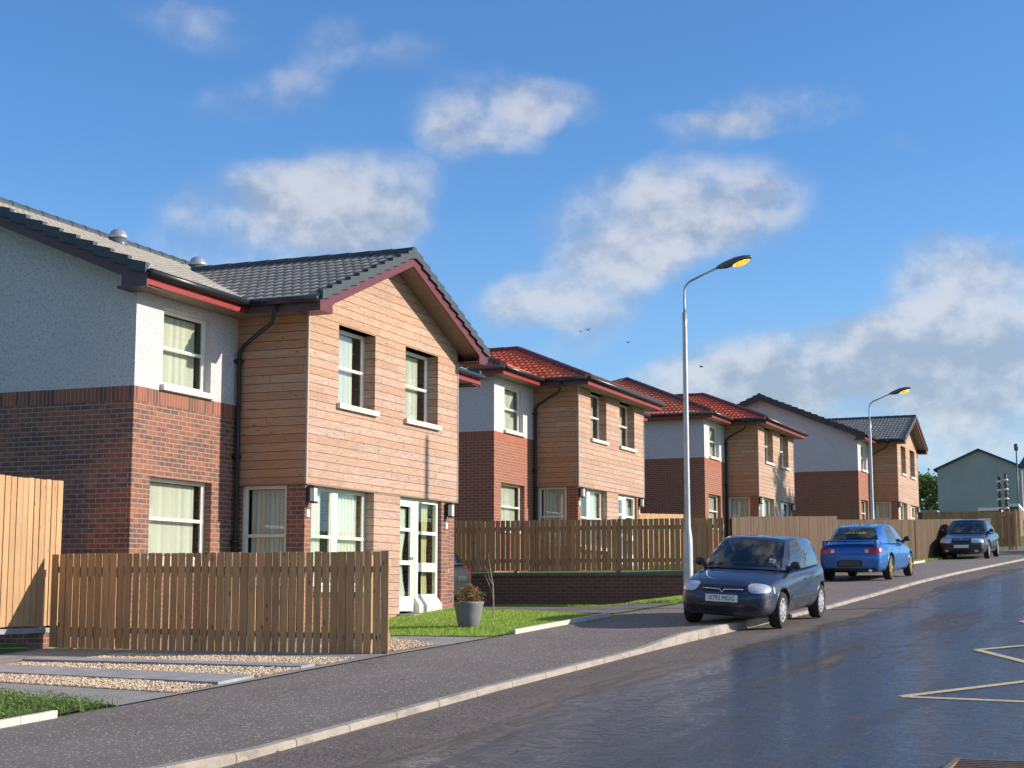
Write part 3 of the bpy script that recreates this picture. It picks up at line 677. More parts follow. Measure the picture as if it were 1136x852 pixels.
def make_house(kind, brick, soldier, tile, ridge):
    H = thing('semi_detached_house', '-', 'house')
    X0, X1, YF, YB = -2.88, 8.95, 1.35, 10.59; RY = 5.97; RZ = EZ + SL * (RY - EV); PX = 3.035; ZB = 3.49; ZS = 4.95
    WF_l = WF((0, YF, 0), (1, 0, 0), (0, -1, 0)); WP = WF((0, 0, 0), (1, 0, 0), (0, -1, 0)); WSL = WF((0, 0, 0), (0, 1, 0), (-1, 0, 0)); WSR = WF((6.07, 0, 0), (0, 1, 0), (1, 0, 0))
    WG = WF((X0, 0, 0), (0, 1, 0), (-1, 0, 0)); WGR = WF((X1, 0, 0), (0, 1, 0), (1, 0, 0)); WB = WF((0, YB, 0), (1, 0, 0), (0, 1, 0))
    opL = (-2.40, -.69, .9, 2.15); opU = (-2.16, -.80, 3.6, 4.80)
    opLr = (6.76, 8.47, .9, 2.15); opUr = (6.87, 8.23, 3.6, 4.80)
    # brick
    mb = MB(); WF_l.wall(mb, X0, 0, -1.4, ZB - .22, [opL]); WF_l.wall(mb, 6.07, X1, -1.4, ZB - .22, [opLr]); WG.wall(mb, YF, YB, -1.4, ZB - .22); WGR.wall(mb, YF, YB, -1.4, ZB - .22); WB.wall(mb, X0, X1, -1.4, ZB - .22)
    mb.build('brick_wall', brick, H)
    mb = MB(); WF_l.wall(mb, X0, 0, ZB - .22, ZB); WF_l.wall(mb, 6.07, X1, ZB - .22, ZB); WG.wall(mb, YF, YB, ZB - .22, ZB); WGR.wall(mb, YF, YB, ZB - .22, ZB); WB.wall(mb, X0, X1, ZB - .22, ZB)
    mb.build('soldier_course', soldier, H)
    # render
    mb = MB(); WF_l.wall(mb, X0, 0, ZB, ZS, [opU], .16); WF_l.wall(mb, 6.07, X1, ZB, ZS, [opUr], .16); WB.wall(mb, X0, X1, ZB, ZS)
    for g in (WG, WGR):
        g.wall(mb, YF, YB, ZB, ZS)
        if kind == 'gable': mb.add([g.p(YF, 0, ZS), g.p(YB, 0, ZS), g.p(YB, 0, EZ + SL * .45 - .1), g.p(RY, 0, RZ - .1), g.p(YF, 0, EZ + SL * .45 - .1)], [(0, 1, 2, 3, 4)], .5)
    mb.build('render_wall', M['render'], H)
    # cladding
    o1 = (1.05, 2.43, 3.6, 4.95); o2 = (3.67, 5.12, 3.6, 4.95)
    mb = MB(); WP.wall(mb, 0, 6.07, 2.17, ZS, [o1, o2], .3); 
    WP.wall(mb, 2.44, 3.50, -.2, 2.17, (), .3)
    for a, sgn in ((2.44, 1), (3.50, -1)): mb.add([WP.p(a, 0, -.2), WP.p(a, -.42, -.2), WP.p(a, -.42, 2.17), WP.p(a, 0, 2.17)], [(0, 1, 2, 3)], .5)
    if kind == 'gable':
        zr = lambda x: EZ + SP * (x + .45) - .10
        mb.add([WP.p(0, 0, ZS), WP.p(6.07, 0, ZS), WP.p(6.07, 0, zr(0)), WP.p(PX, 0, zr(PX)), WP.p(0, 0, zr(0))], [(0, 1, 2, 3, 4)], .5)
    mb.build('timber_cladding', M['clad'], H)
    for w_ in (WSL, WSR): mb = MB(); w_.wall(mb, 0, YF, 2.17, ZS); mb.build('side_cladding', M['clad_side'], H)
    for x in (-.012, 6.052): mb = MB(); mb.box(x, x + .03, -.012, .02, 2.15, ZS); mb.build('corner_trim', M['trimc'], H)
    mb = MB(); mb.box(.0, 6.07, .0, YF, 2.145, 2.168); mb.build('overhang_soffit', M['soffit'], H)
    # brick piers and lower walls
    for bx in ((.04, .26, .04, .38, -1.2, 2.144), (5.40, 5.76, .04, .46, -1.2, 2.144)): mb = MB(); mb.box(*bx); mb.build('brick_pier', brick, H)
    for bx in ((5.70, 5.757, .46, YF, -1.2, 2.144), (.26, 2.438, .14, .42, -1.2, .50), (.04, .30, .38, 1.25, -1.2, .5), (.04, .3, 1.25, YF, -1.2, 2.144)): mb = MB(); mb.box(*bx); mb.build('low_brick_wall', brick, H)
    # windows
    window(WF_l, H, opL[0], opL[1], .9, 2.15, .13, sill=True)
    window(WF_l, H, opU[0], opU[1], 3.6, 4.80, .12); window(WF_l, H, *opLr, .13); window(WF_l, H, *opUr, .12)
    window(WP, H, 1.05, 2.43, 3.6, 4.94, .22, gap=.12); window(WP, H, 3.67, 5.12, 3.6, 4.94, .22, gap=.10)
    window(WP, H, .26, 2.438, .5, 2.143, .17, mull=((1.18, 1.40),), cover='curtain', sill=True)
    window(WSL, H, .38, 1.25, .5, 2.143, .12, sill=False)
    # door and sidelight
    mb = MB()
    for (a0, a1, z0, z1) in ((3.503, 3.57, .02, 2.143), (4.31, 4.37, .02, 2.143), (3.57, 4.31, 2.07, 2.143)): WP.box(mb, a0, a1, -.18, -.12, z0, z1)
    D = mb.build('door', M['frame'], H)
    mb = MB()
    for (a0, a1, z0, z1) in ((3.575, 3.67, .05, 2.065), (4.21, 4.305, .05, 2.065), (3.67, 4.21, .05, .32), (3.67, 4.21, .90, .98), (3.67, 4.21, 1.52, 1.58), (3.67, 4.21, 1.98, 2.065)): WP.box(mb, a0, a1, -.17, -.128, z0, z1)
    mb.build('door_leaf', plain('pale_green_door', (.66, .72, .67), .4, .05), D)
    mb = MB(); WP.box(mb, 3.65, 4.23, -.152, -.146, .3, 2.0); mb.build('pane', M['glass'], D)
    mb = MB(); sheet(WP, mb, 3.66, 4.2, .32, 1.95, -.24, .02, .1, .3); mb.build('curtain', M['curtain'], D, smooth=True)
    mb = MB(); WP.box(mb, 4.245, 4.27, -.127, -.085, 1.0, 1.05); WP.box(mb, 4.15, 4.27, -.10, -.082, 1.02, 1.04); mb.build('handle', M['steel'], D)
    mb = MB(); WP.box(mb, 3.82, 4.06, -.127, -.122, .17, .24); mb.build('letter_plate', M['frame'], D)
    mb = MB()
    for (a0, a1, z0, z1) in ((4.372, 4.51, .3, 2.143), (5.30, 5.395, .3, 2.143), (4.51, 5.30, .3, .36), (4.51, 5.30, .78, .95), (4.51, 5.30, 1.48, 1.54), (4.51, 5.30, 2.07, 2.143)): WP.box(mb, a0, a1, -.18, -.11, z0, z1)
    sw = mb.build('window', M['frame'], H)
    mb = MB(); WP.box(mb, 4.5, 5.31, -.15, -.144, .33, 2.1); mb.build('pane', M['glass'], sw)
    mb = MB(); sheet(WP, mb, 4.55, 4.82, .35, 2.05, -.30, .03, .1, .25); sheet(WP, mb, 5.02, 5.27, .35, 2.05, -.30, .03, .1, .2); mb.build('curtain', M['curtain_y'], sw, smooth=True)
    mb = MB(); vs = [WP.p(a, d, z) for a in (4.373, 5.395) for (d, z) in ((-.28, -.1), (-.01, -.1), (-.01, .16), (-.10, .295), (-.28, .295))]
    mb.add(vs, [(0, 1, 2, 3, 4), (5, 6, 7, 8, 9), (0, 1, 6, 5), (1, 2, 7, 6), (2, 3, 8, 7), (3, 4, 9, 8), (4, 0, 5, 9)]); mb.build('sill', M['frame_old'], sw)
    mb = MB(); mb.box(3.4, 5.5, -.35, .24, -.5, .0); mb.build('doorstep', M['slab'], H)
    # lamps and number plaques
    for x in (.13, 5.62):
        mb = MB(); mb.box(x - .05, x + .05, -.03, .04, 1.86, 2.12); mb.box(x - .07, x + .07, -.12, -.03, 2.09, 2.125); mb.box(x - .06, x + .06, -.12, -.03, 1.84, 1.87); L = mb.build('wall_light', M['black'], H)
        mb = MB(); mb.box(x - .05, x + .05, -.11, -.032, 1.87, 2.09); mb.build('diffuser', plain('opal_diffuser', (.7, .7, .66), .35), L)
        mb = MB(); mb.box(x - .05, x + .05, .02, .038, 1.62, 1.74); mb.build('number_plaque', M['frame_old'], H)
    # inside
    mb = MB(); mb.box(X0 + .05, X1 - .05, YF + .1, YB - .1, 2.50, 2.60); mb.box(.1, 5.9, .45, YF + .1, 2.50, 2.60); mb.box(X0 + .05, X1 - .05, YF + .05, YB - .1, -.1, 0); mb.box(.1, 5.7, .43, YF + .1, -.1, -.002)
    mb.box(X0 + .05, X1 - .05, 5.4, 5.5, .0, 2.5); mb.box(X0 + .05, X1 - .05, 4.6, 4.7, 2.6, 4.9); mb.box(-.05, .05, YF + .35, 5.4, 2.6, 4.9); mb.build('room_floor', M['inside'], H)
    # soffit and eaves boards
    ov = .42
    mb = MB(); vx0, vx1 = (X0 - .4, X1 + .4) if kind == 'gable' else (X0 - .45, X1 + .45)
    mb.box(X0 - (.0 if kind == 'gable' else .42), X1 + (.0 if kind == 'gable' else .42), EV + .03, YF, ZS, ZS + .02)
    mb.box(X0 + .03, X1 - .03, YF + .02, YB - .02, ZS - .02, ZS - .001)
    mb.box(X0, X1, YB, 11.0, ZS, ZS + .02)
    mb.box(-.42, .0, -.42 if kind == 'hip' else -.43, EV + .03, ZS, ZS + .02); mb.box(6.07, 6.49, -.42, EV + .03, ZS, ZS + .02)
    if kind == 'hip': mb.box(0, 6.07, -.42, 0, ZS, ZS + .02); mb.box(X0 - .42, X0, YF, 11.0, ZS, ZS + .02); mb.box(X1, X1 + .42, YF, 11.0, ZS, ZS + .02)
    mb.box(.03, 6.04, .03, YF, ZS, ZS + .02)
    mb.build('soffit', M['soffit'], H)
    def fb(*a): mb = MB(); mb.box(*a); mb.build('fascia', M['fascia'], H)
    fb(vx0 if kind == 'hip' else X0 - .38, -.45, EV, EV + .028, ZS - .01, EZ + .02); fb(6.52, vx1 if kind == 'hip' else X1 + .38, EV, EV + .028, ZS - .01, EZ + .02)
    yl = -.45
    m2 = MB(); m2.box(-.45, -.422, yl + .001, EV, ZS - .01, EZ + .02); m2.build('shaded_side_fascia', M['darkboard'], H); fb(6.492, 6.52, yl + .001, EV, ZS - .01, EZ + .02)  # left fascia coloured dark to stand for its shade and the gutter
    fb(X0, X1, 11.01, 11.04, ZS - .01, EZ + .02)
    if kind == 'hip': fb(-.449, 6.519, -.452, -.424, ZS - .01, EZ + .02); fb(X0 - .45, X0 - .422, EV + .03, 11.0, ZS - .01, EZ + .02); fb(X1 + .422, X1 + .45, EV + .03, 11.0, ZS - .01, EZ + .02)
    mb = MB()
    def gut(a, b): mb = MB(); mb.tube([a, b], .062, 10); mb.build('gutter', M['black'], H, smooth=True)
    gz = EZ - .02
    gut((vx0, EV - .06, gz), (-.5, EV - .06, gz)); gut((6.57, EV - .06, gz), (vx1, EV - .06, gz)); gut((-.51, EV - .05, gz), (-.51, -.45, gz)); gut((6.58, EV - .05, gz), (6.58, -.45, gz)); gut((vx0, 11.1, gz), (vx1, 11.1, gz))
    if kind == 'hip': gut((-.51, -.51, gz), (6.58, -.51, gz)); gut((vx0 - .06, EV - .06, gz), (vx0 - .06, 11.1, gz)); gut((vx1 + .06, EV - .06, gz), (vx1 + .06, 11.1, gz))
    mb = MB(); mb.tube([(-.51, .35, gz - .04), (-.51, .36, 4.86), (-.48, .42, 4.76), (-.12, 1.15, 4.48), (-.07, 1.27, 4.36), (-.07, 1.27, 3), (-.07, 1.27, -1)], .036, 8)
    for z in (4.2, 2.6, 1.2): mb.box(-.12, -.02, 1.22, YF, z, z + .05)
    mb.build('downpipe', M['black'], H, smooth=True)
    # roof covering
    vz0, vz1 = vx0, vx1
    P1 = (PX, PX + .0)
    if kind == 'gable':
        tiles([(vx0, EV, EZ), (vx1, EV, EZ), (vx1, RY, RZ), (vx0, RY, RZ)], tile, 'roof', H)
        tiles([(vx1, 11.04, EZ), (vx0, 11.04, EZ), (vx0, RY, RZ), (vx1, RY, RZ)], tile, 'roof', H)
        zr_ = EZ + SP * 3.485; YV = EV + (zr_ - EZ) / SL
        tiles([(-.45, EV, EZ), (-.45, -.46, EZ), (PX, -.46, zr_), (PX, YV, zr_)], tile, 'roof', H)
        tiles([(6.52, -.46, EZ), (6.52, EV, EZ), (PX, YV, zr_), (PX, -.46, zr_)], tile, 'roof', H)
        mb = MB(); capline(mb, (vx0, RY, RZ + .03), (vx1, RY, RZ + .03)); mb.build('ridge', ridge, H); mb = MB(); capline(mb, (PX, -.48, zr_ + .03), (PX, YV, zr_ + .03)); mb.build('ridge', ridge, H); mb = MB()
        # dry verge caps
        def verge(p0, p1, out):
            p0, p1, out = Vector(p0), Vector(p1), Vector(out); n = max(1, round((p1 - p0).length / .345)); d = (p1 - p0) / n
            for i in range(n):
                a = p0 + d * i; b = a + d * 1.0; up = Vector((0, 0, 1))
                vs = []
                for q, zz in ((a, .065), (b, .012)):
                    for oo, zq in ((-.07, zz + .065), (.045, zz + .065), (.045, zz - .09), (-.0, zz - .09)): vs.append(q + out * oo + up * zq)
                mb.add(vs, [(0, 1, 5, 4), (1, 2, 6, 5), (2, 3, 7, 6), (0, 1, 2, 3), (4, 5, 6, 7), (3, 0, 4, 7)])
        def verge_(*a): 
            mb.v.clear(); mb.f.clear(); mb.r.clear(); verge(*a); mb.build('verge_cap', ridge, H)
        verge_((vx0, EV, EZ), (vx0, RY, RZ), (-1, 0, 0)); verge_((vx0, 11.04, EZ), (vx0, RY, RZ), (-1, 0, 0)); verge_((vx1, EV, EZ), (vx1, RY, RZ), (1, 0, 0)); verge_((vx1, 11.04, EZ), (vx1, RY, RZ), (1, 0, 0))
        verge_((-.45, -.46, EZ), (PX, -.46, zr_), (0, -1, 0)); verge_((6.52, -.46, EZ), (PX, -.46, zr_), (0, -1, 0))
        # barge boards (projection) and dark verge boards (main)
        for s in (1, -1):
            mb = MB(); e = (-.45 if s > 0 else 6.52)
            pts = [(e, EZ + .0), (PX, zr_ + .0), (PX, zr_ - .22), (e + s * .42, EZ + SP * .42 - .22), (e + s * .42, ZS - .03), (e, ZS - .03)]
            vs = [(x, y, z) for y in (-.458, -.425) for (x, z) in pts]
            mb.add(vs, [(0, 1, 2, 3, 4, 5), (11, 10, 9, 8, 7, 6)] + [(i, (i + 1) % 6, 6 + (i + 1) % 6, 6 + i) for i in range(6)])
            # end box of the eaves
            mb.box(min(e, e + s * .43), max(e, e + s * .43), -.424, -.02, ZS - .03, ZS - .01)
            mb.build('barge_board', M['barge'], H)
        for (xv, xw) in ((vx0 + .0, vx0 + .03), (vx1 - .03, vx1)):
            mb = MB()
            for (ye, s) in ((EV, 1), (11.04, -1)):
                pts = [(ye, EZ), (RY, RZ), (RY, RZ - .22), (ye + s * .45, EZ + SL * .45 - .22), (ye + s * .45, ZS - .04), (ye, ZS - .04)]
                vs = [(x, y, z) for x in (xv, xw) for (y, z) in pts]
                mb.add(vs, [(0, 1, 2, 3, 4, 5), (11, 10, 9, 8, 7, 6)] + [(i, (i + 1) % 6, 6 + (i + 1) % 6, 6 + i) for i in range(6)])
            x0, x1 = (vx0 + .03, X0 - .002) if xv < 0 else (X1 + .002, vx1 - .03)
            mb.box(x0, x1, EV + .03, YF + .1, ZS - .04, ZS - .001); mb.build('verge_board', M['darkboard'], H)
        # sloping soffit under the verges
        mb = MB()
        def slab(a, b, c, d): mb = MB(); mb.add([a, b, c, d], [(0, 1, 2, 3)], .5); mb.build('verge_soffit', M['soffit'], H)
        dz = -.15
        for x0, x1 in ((vx0 + .03, X0), (X1, vx1 - .03)):
            slab((x0, EV, EZ + dz), (x1, EV, EZ + dz), (x1, RY, RZ + dz), (x0, RY, RZ + dz)); slab((x0, 11.04, EZ + dz), (x1, 11.04, EZ + dz), (x1, RY, RZ + dz), (x0, RY, RZ + dz))
        for e in (-.45, 6.52): slab((e, -.424, EZ + dz), (e, 0, EZ + dz), (PX, 0, zr_ + dz), (PX, -.424, zr_ + dz))
    else:
        hp = RY - EV; xa, xb = vx0 + hp, vx1 - hp; zr_ = EZ + SL * 3.485; YV = EV + 3.485; fy = -.45 + 3.485
        tiles([(vx0, EV, EZ), (vx1, EV, EZ), (xb, RY, RZ), (xa, RY, RZ)], tile, 'roof', H)
        tiles([(vx1, 11.04, EZ), (vx0, 11.04, EZ), (xa, RY, RZ), (xb, RY, RZ)], tile, 'roof', H)
        tiles([(vx0, 11.04, EZ), (vx0, EV, EZ), (xa, RY, RZ)], tile, 'roof', H); tiles([(vx1, EV, EZ), (vx1, 11.04, EZ), (xb, RY, RZ)], tile, 'roof', H)
        tiles([(-.45, EV, EZ), (-.45, -.45, EZ), (PX, fy, zr_), (PX, YV, zr_)], tile, 'roof', H)
        tiles([(6.52, -.45, EZ), (6.52, EV, EZ), (PX, YV, zr_), (PX, fy, zr_)], tile, 'roof', H)
        tiles([(-.45, -.45, EZ), (6.52, -.45, EZ), (PX, fy, zr_)], tile, 'roof', H)
        mb = MB(); q = .03
        for a, b in (((xa, RY, RZ), (xb, RY, RZ)), ((vx0, EV, EZ), (xa, RY, RZ)), ((vx0, 11.04, EZ), (xa, RY, RZ)), ((vx1, EV, EZ), (xb, RY, RZ)), ((vx1, 11.04, EZ), (xb, RY, RZ)),
                     ((-.45, -.45, EZ), (PX, fy, zr_)), ((6.52, -.45, EZ), (PX, fy, zr_)), ((PX, fy, zr_), (PX, EV + 3.5, zr_))):
            mb = MB(); capline(mb, (a[0], a[1], a[2] + q), (b[0], b[1], b[2] + q)); mb.build('ridge', ridge, H)
    if kind == 'gable':
        for x in (2.2, 4.95):
            yv = 5.45; z = EZ + SL * (yv - EV)
            mb = MB(); mb.lathe([(.15, z + .13), (.19, z + .14), (.19, z + .17), (.175, z + .19), (.14, z + .27), (.08, z + .31), (.02, z + .32)], 20, Matrix.Translation((x, yv, 0)))
            vt = mb.build('roof_vent', M['steel'], H, smooth=True); mb = MB(); mb.lathe([(.19, z - .1), (.17, z + .13), (.02, z + .131)], 20, Matrix.Translation((x, yv, 0))); mb.build('vent_collar', M['lantern'], vt, smooth=True)
    return H
H1 = make_house('gable', M['brick_mix'], M['soldier_mix'], M['tile_grey'], M['ridge_grey'])
H2 = make_house('hip', M['brick_red'], M['soldier_red'], M['tile_red'], M['ridge_red'])
H3 = copy_tree(H2); H4 = copy_tree(H1)
for ch in kids(H4):
    if ch.name.startswith('roof_vent'):
        for g in kids(ch): bpy.data.objects.remove(g)
        bpy.data.objects.remove(ch); continue
    if ch.name.startswith(('brick_wall', 'brick_pier', 'soldier')):
        ch.data = ch.data.copy(); ch.data.materials[0] = M['soldier_red'] if ch.name.startswith('soldier') else M['brick_red']
LB = ['nearest house, with grey tiled gable roof, mixed brown brick and larch cladding', 'first house with hipped red tiled roof, next to the nearest grey roofed house',
      'second house with hipped red tiled roof, behind the first lamp post', 'grey roofed gabled house beyond the two red roofed ones, small in the distance']
for H, (loc, rz_), lb in zip((H1, H2, H3, H4), HOUSES, LB):
    H.location = loc; H.rotation_euler = (0, 0, rz_); H['label'] = lb; H['group'] = 'timber clad houses stepping up the street'

# ------------------------------------------------------------------ fences and walls
def fence(name, a, b, za, zb_, bot_a, bot_b, label, mat, pitch=.125, gap=.022, rails=(.16, .80), side=1, posts=2.4, jitter=.006, group=None):
    """pickets from a to b (world XY), top heights za..zb_, bottoms bot_a..bot_b; rails and posts on the hidden side"""
    a = Vector((*a, 0)); b = Vector((*b, 0)); L = (b - a).length; u = (b - a).normalized(); n = Vector((-u.y, u.x, 0)) * side
    base = Vector((a.x, a.y, min(bot_a, bot_b))); Tn = thing(name, label, 'fence', base, 0, group)
    mb = MB(); k = int(L / pitch); pt = L / k
    def top(s): return za + (zb_ - za) * s / L - base.z
    def bot(s): return bot_a + (bot_b - bot_a) * s / L - base.z
    for i in range(k):
        s = i * pt; j = random.uniform(-jitter, jitter); w = pt - gap * random.uniform(.5, 1.4); o = random.uniform(-.003, .003)
        p = a - Vector((base.x, base.y, 0)) + u * (s + random.uniform(0, .004)); q = p + u * w; lean = u * random.uniform(-.004, .004)
        vs = [(p + n * o) + Vector((0, 0, bot(s) + random.uniform(-.01, .01))), (q + n * o) + Vector((0, 0, bot(s)))]
        vs = [vs[0], vs[1], vs[1] + n * .019, vs[0] + n * .019]
        tp = [Vector((v.x, v.y, top(s) + j)) + lean for v in vs]
        mb.add(vs + tp, [(0, 1, 2, 3), (4, 7, 6, 5), (0, 4, 5, 1), (1, 5, 6, 2), (2, 6, 7, 3), (3, 7, 4, 0)])
    mb.build('picket_panel', mat, Tn)
    def beam(s0, s1, z0f, z1f, d0, d1):
        mb = MB(); o = -Vector((base.x, base.y, 0)) + a
        vs = [o + u * s + n * d + Vector((0, 0, z)) for s in (s0, s1) for d in (d0, d1) for z in (z0f(s), z1f(s))]
        mb.add(vs, [(0, 1, 3, 2), (4, 6, 7, 5), (0, 4, 5, 1), (2, 3, 7, 6), (0, 2, 6, 4), (1, 5, 7, 3)]); return mb
    for r in rails: beam(0, L, lambda s: bot(s) + (top(s) - bot(s)) * r, lambda s: bot(s) + (top(s) - bot(s)) * r + .085, .021, .06).build('rail', mat, Tn)
    m = max(1, round(L / posts))
    for i in range(m + 1):
        s = min(max(L * i / m, .35), L - .35); beam(s - .045, s + .045, lambda q: bot(s) - .25, lambda q: top(s) - .05, .062, .15).build('post', mat, Tn)
    return Tn
fence('picket_fence', (19.0, 9.43), (19.0, 14.9), .525, .535, -.86, -.80, 'brown vertical board fence across the nearest front garden, ending at the gravel', M['fence_brown'], side=-1)
# tall fresh fence on a low brick wall
fence('board_fence', (12.5, 15.0), (19.35, 15.0), 1.63, 1.62, -.50, -.50, 'tall fresh orange pine board fence at the left edge', M['fence_fresh'], .128, .016, (.10, .5, .88), 1)
mb = MB(); mb.box(12, 17.8, 15.03, 15.24, -1.6, -.62); tw = thing('garden_wall', 'low brick wall beneath the tall fresh pine fence', 'wall', (0, 0, 0))
mb.build('brickwork', M['brick_mix'], tw); mb = MB(); mb.box(12, 19.3, 14.98, 15.2, -.60, -.53); mb.build('coping', M['slab'], tw); 
mb = MB(); mb.box(18.9, 19.3, 15.0, 15.2, -1.2, -.605); mb.build('end_pier', M['brick_mix'], tw)
# retaining wall with brown fence
WL = thing('garden_wall', 'low dark brick retaining wall under a picket fence beside the driveway', 'wall', (34.7, 8.95, -.4))
mb = MB(); mb.box(0, .22, 0, 13, -.5, .75); mb.build('brickwork', M['brick_wall'], WL)
mb = MB()
for i in range(22): mb.box(-.03, .25, i * .6 - .01, i * .6 + .585, .752, .825)
mb.build('coping', plain('dark_concrete_coping', (.15, .145, .14), .8, .15, 5, .3, 60), WL)
FG = 'brown picket fences along the gardens'
fence('picket_fence', (34.76, 8.92), (34.76, 21.5), 1.63, 1.68, .47, .47, 'brown picket fence standing on the low dark brick wall', M['fence_brown'], side=-1, gap=.020, group=FG)
fence('picket_fence', (34.9, 8.75), (45.7, 8.38), 1.66, 2.14, .02, .55, 'weathered picket fence beside the pavement, behind the dark blue hatchback', M['fence_old'], side=1, gap=.012, group=FG)
fence('picket_fence', (45.75, 8.42), (57, 7.75), 2.04, 2.50, .55, 1.05, 'weathered picket fence beside the pavement, beyond the bright blue saloon', M['fence_old'], side=1, gap=.03, group=FG)
fence('picket_fence', (57.1, 7.74), (71.8, 6.5), 2.50, 3.15, 1.05, 1.75, 'far picket fence running behind the black saloon', M['fence_old'], side=1, gap=.02, group=FG)
fence('board_fence', (72.5, 5.35), (72.5, 9.5), 3.46, 3.5, 1.95, 1.85, 'dark brown board fence facing down the street past the black saloon', M['fence_brown'], side=-1, gap=.004)

fence('board_fence', (50.3, 16.3), (57.6, 16.3), 2.58, 2.86, .8, 1.0, 'fresh yellow timber fence between the two red roofed houses, just showing above the brown pickets', M['fence_fresh'], .128, .016, (.10, .5, .88), 1)

# ------------------------------------------------------------------ street lamps
M['amber'], _t = newmat('amber_lamp_glow')
_e = _t.n('ShaderNodeEmission', {'Color': _t.mix(_t.sm(_t.noise(_t.obj(), 9, 2), .35, .65), (1, .30, .015), (1, .55, .08)), 'Strength': 1.5}); _t.n('ShaderNodeOutputMaterial', {'Surface': _e.outputs[0]})
M['lantern'] = plain('dark_lantern_shell', (.09, .11, .13), .4)
def lamp(loc, h, label):
    Tn = thing('street_lamp', label, 'street lamp', loc, 0, 'street lamps along the pavement')
    mb = MB(); mb.lathe([(.10, -.3), (.10, .0), (.098, 1.15), (.092, 1.28), (.062, 1.50), (.058, 2.0), (.048, h - 1.0), (.047, h - .72)], 20); mb.build('column', M['steel'], Tn, smooth=True)
    mb = MB(); mb.box(-.105, -.093, -.06, .06, .35, .95); mb.build('access_door', M['steel'], Tn)
    pts = [(0, 0, h - .75), (0, 0, h - .6), (0, 0, h - .30)]
    for k in range(1, 7):
        a = k / 6 * R(68); pts.append((0, -.26 * (1 - math.cos(a)) * 1.0, h - .30 + .26 * math.sin(a)))
    y, z = pts[-1][1], pts[-1][2]; d = Vector((0, -math.sin(R(68)), math.cos(R(68)))); pts.append((0, y + d.y * .62, z + d.z * .62))
    mb = MB(); mb.tube(pts, [.034, .028] + [.024] * (len(pts) - 2), 10); mb.build('bracket', M['steel'], Tn, smooth=True)
    e = Vector(pts[-1]); fw = Vector((0, -math.cos(R(13)), math.sin(R(13)))); up = Vector((0, math.sin(R(13)), math.cos(R(13)))); sx = Vector((1, 0, 0))
    def shell(prof, top, bot, mat, name, par, lo=0, hi=1):
        mb = MB(); vs = []; n = 14
        for (s, w, ht, hb) in prof:
            for k in range(n):
                a = 2 * math.pi * k / n; zz = math.sin(a); vs.append(e + fw * s + sx * w * math.cos(a) + up * (zz * ht if zz > 0 else zz * hb))
        m = len(prof); fs = [(i * n + k, i * n + (k + 1) % n, (i + 1) * n + (k + 1) % n, (i + 1) * n + k) for i in range(m - 1) for k in range(n)] + [tuple(range(n)), tuple((m - 1) * n + k for k in range(n))]
        mb.add(vs, fs); return mb.build(name, mat, par, smooth=True)
    ln = shell([(-.05, .035, .03, .03), (.02, .06, .05, .05), (.15, .10, .075, .075), (.35, .125, .095, .06), (.52, .12, .085, .045), (.66, .07, .055, .03), (.70, .02, .02, .02)], 1, 1, M['lantern'], 'lantern', Tn)
    shell([(.26, .03, .01, .06), (.32, .085, .01, .10), (.44, .10, .01, .115), (.56, .085, .01, .095), (.64, .03, .01, .05)], 1, 1, M['amber'], 'lens', ln)
    return Tn
lamp((30.75, 8.62, G(30.75)), 6.55, 'nearer steel street lamp with amber lantern, between the house row and the dark blue hatchback')
lamp((54, 8.72, G(54)), 5.55, 'farther street lamp with amber lantern in front of the distant grey roofed house')
# pole opposite, outside the picture, whose shadow falls on the cladding
tp = thing('telegraph_pole', 'tall timber telegraph pole standing on the opposite pavement', 'pole', (32.1, -1.2, G(32)))
mb = MB(); mb.lathe([(.10, -.5), (.10, 0), (.075, 9.3), (.05, 9.36)], 14); mb.build('shaft', M['fence_old'], tp, smooth=True)
mb = MB(); mb.box(-.02, .02, -.11, -.08, 1.8, 2.1); mb.build('number_sign', M['lantern'], tp)

# ------------------------------------------------------------------ planter and sapling
PT = thing('planter', 'grey round planter with orange and brown heather standing on the lawn', 'plant pot', (23.55, 10.25, T(23.55, 10.25)))
mb = MB(); mb.lathe([(.15, 0), (.16, .01), (.20, .2), (.235, .38), (.245, .40), (.245, .43), (.215, .43), (.21, .37), (.01, .36)], 28); mb.build('pot', plain('grey_stone_pot', (.20, .20, .21), .75, .15, 5, .3, 50), PT, smooth=True)
mb = MB(); mg = MB()
for i in range(2300):
    a = random.uniform(0, 6.283); rr = abs(random.gauss(0, .12)); rr = min(rr, .29); x, y = rr * math.cos(a), rr * math.sin(a); h = .40 + random.uniform(.0, 1) * (.33 - rr * .5)
    s = random.uniform(.006, .018); d = Vector((random.gauss(0, 1), random.gauss(0, 1), random.gauss(0, 1) + .8)).normalized() * s * 1.6; w = d.orthogonal().normalized() * s * .6; p = Vector((x, y, h))
    (mb if i % 5 < 3 else mg).add([p - d, p + w, p + d, p - w], [(0, 1, 2, 3)])
mb.build('flowers', m_leaf('heather_flower', (.34, .12, .05), (.42, .24, .14), 20), PT, recalc=False); mg.build('foliage', m_leaf('heather_leaf', (.07, .12, .03), (.17, .22, .06), 20), PT, recalc=False)
SP = thing('sapling', 'thin bare sapling stem rising from the lawn behind the planter', 'plant', (25.3, 10.55, T(25.3, 10.55)))
mb = MB(); mb.tube([(0, 0, 0), (.0, .0, .35), (.03, .02, .6), (.04, .07, .85), (.06, .12, 1.15)], [.012, .011, .01, .007, .003], 6); mb.tube([(.0, .0, .35), (.02, .06, .55), (.03, .17, .78)], [.008, .006, .003], 5); mb.tube([(.03, .02, .6), (0, .07, .7), (0, .12, .9)], [.006, .005, .002], 5)
mb.build('stem', m_wood('pale_twig', (.42, .33, .24), (.36, .28, .2)), SP)

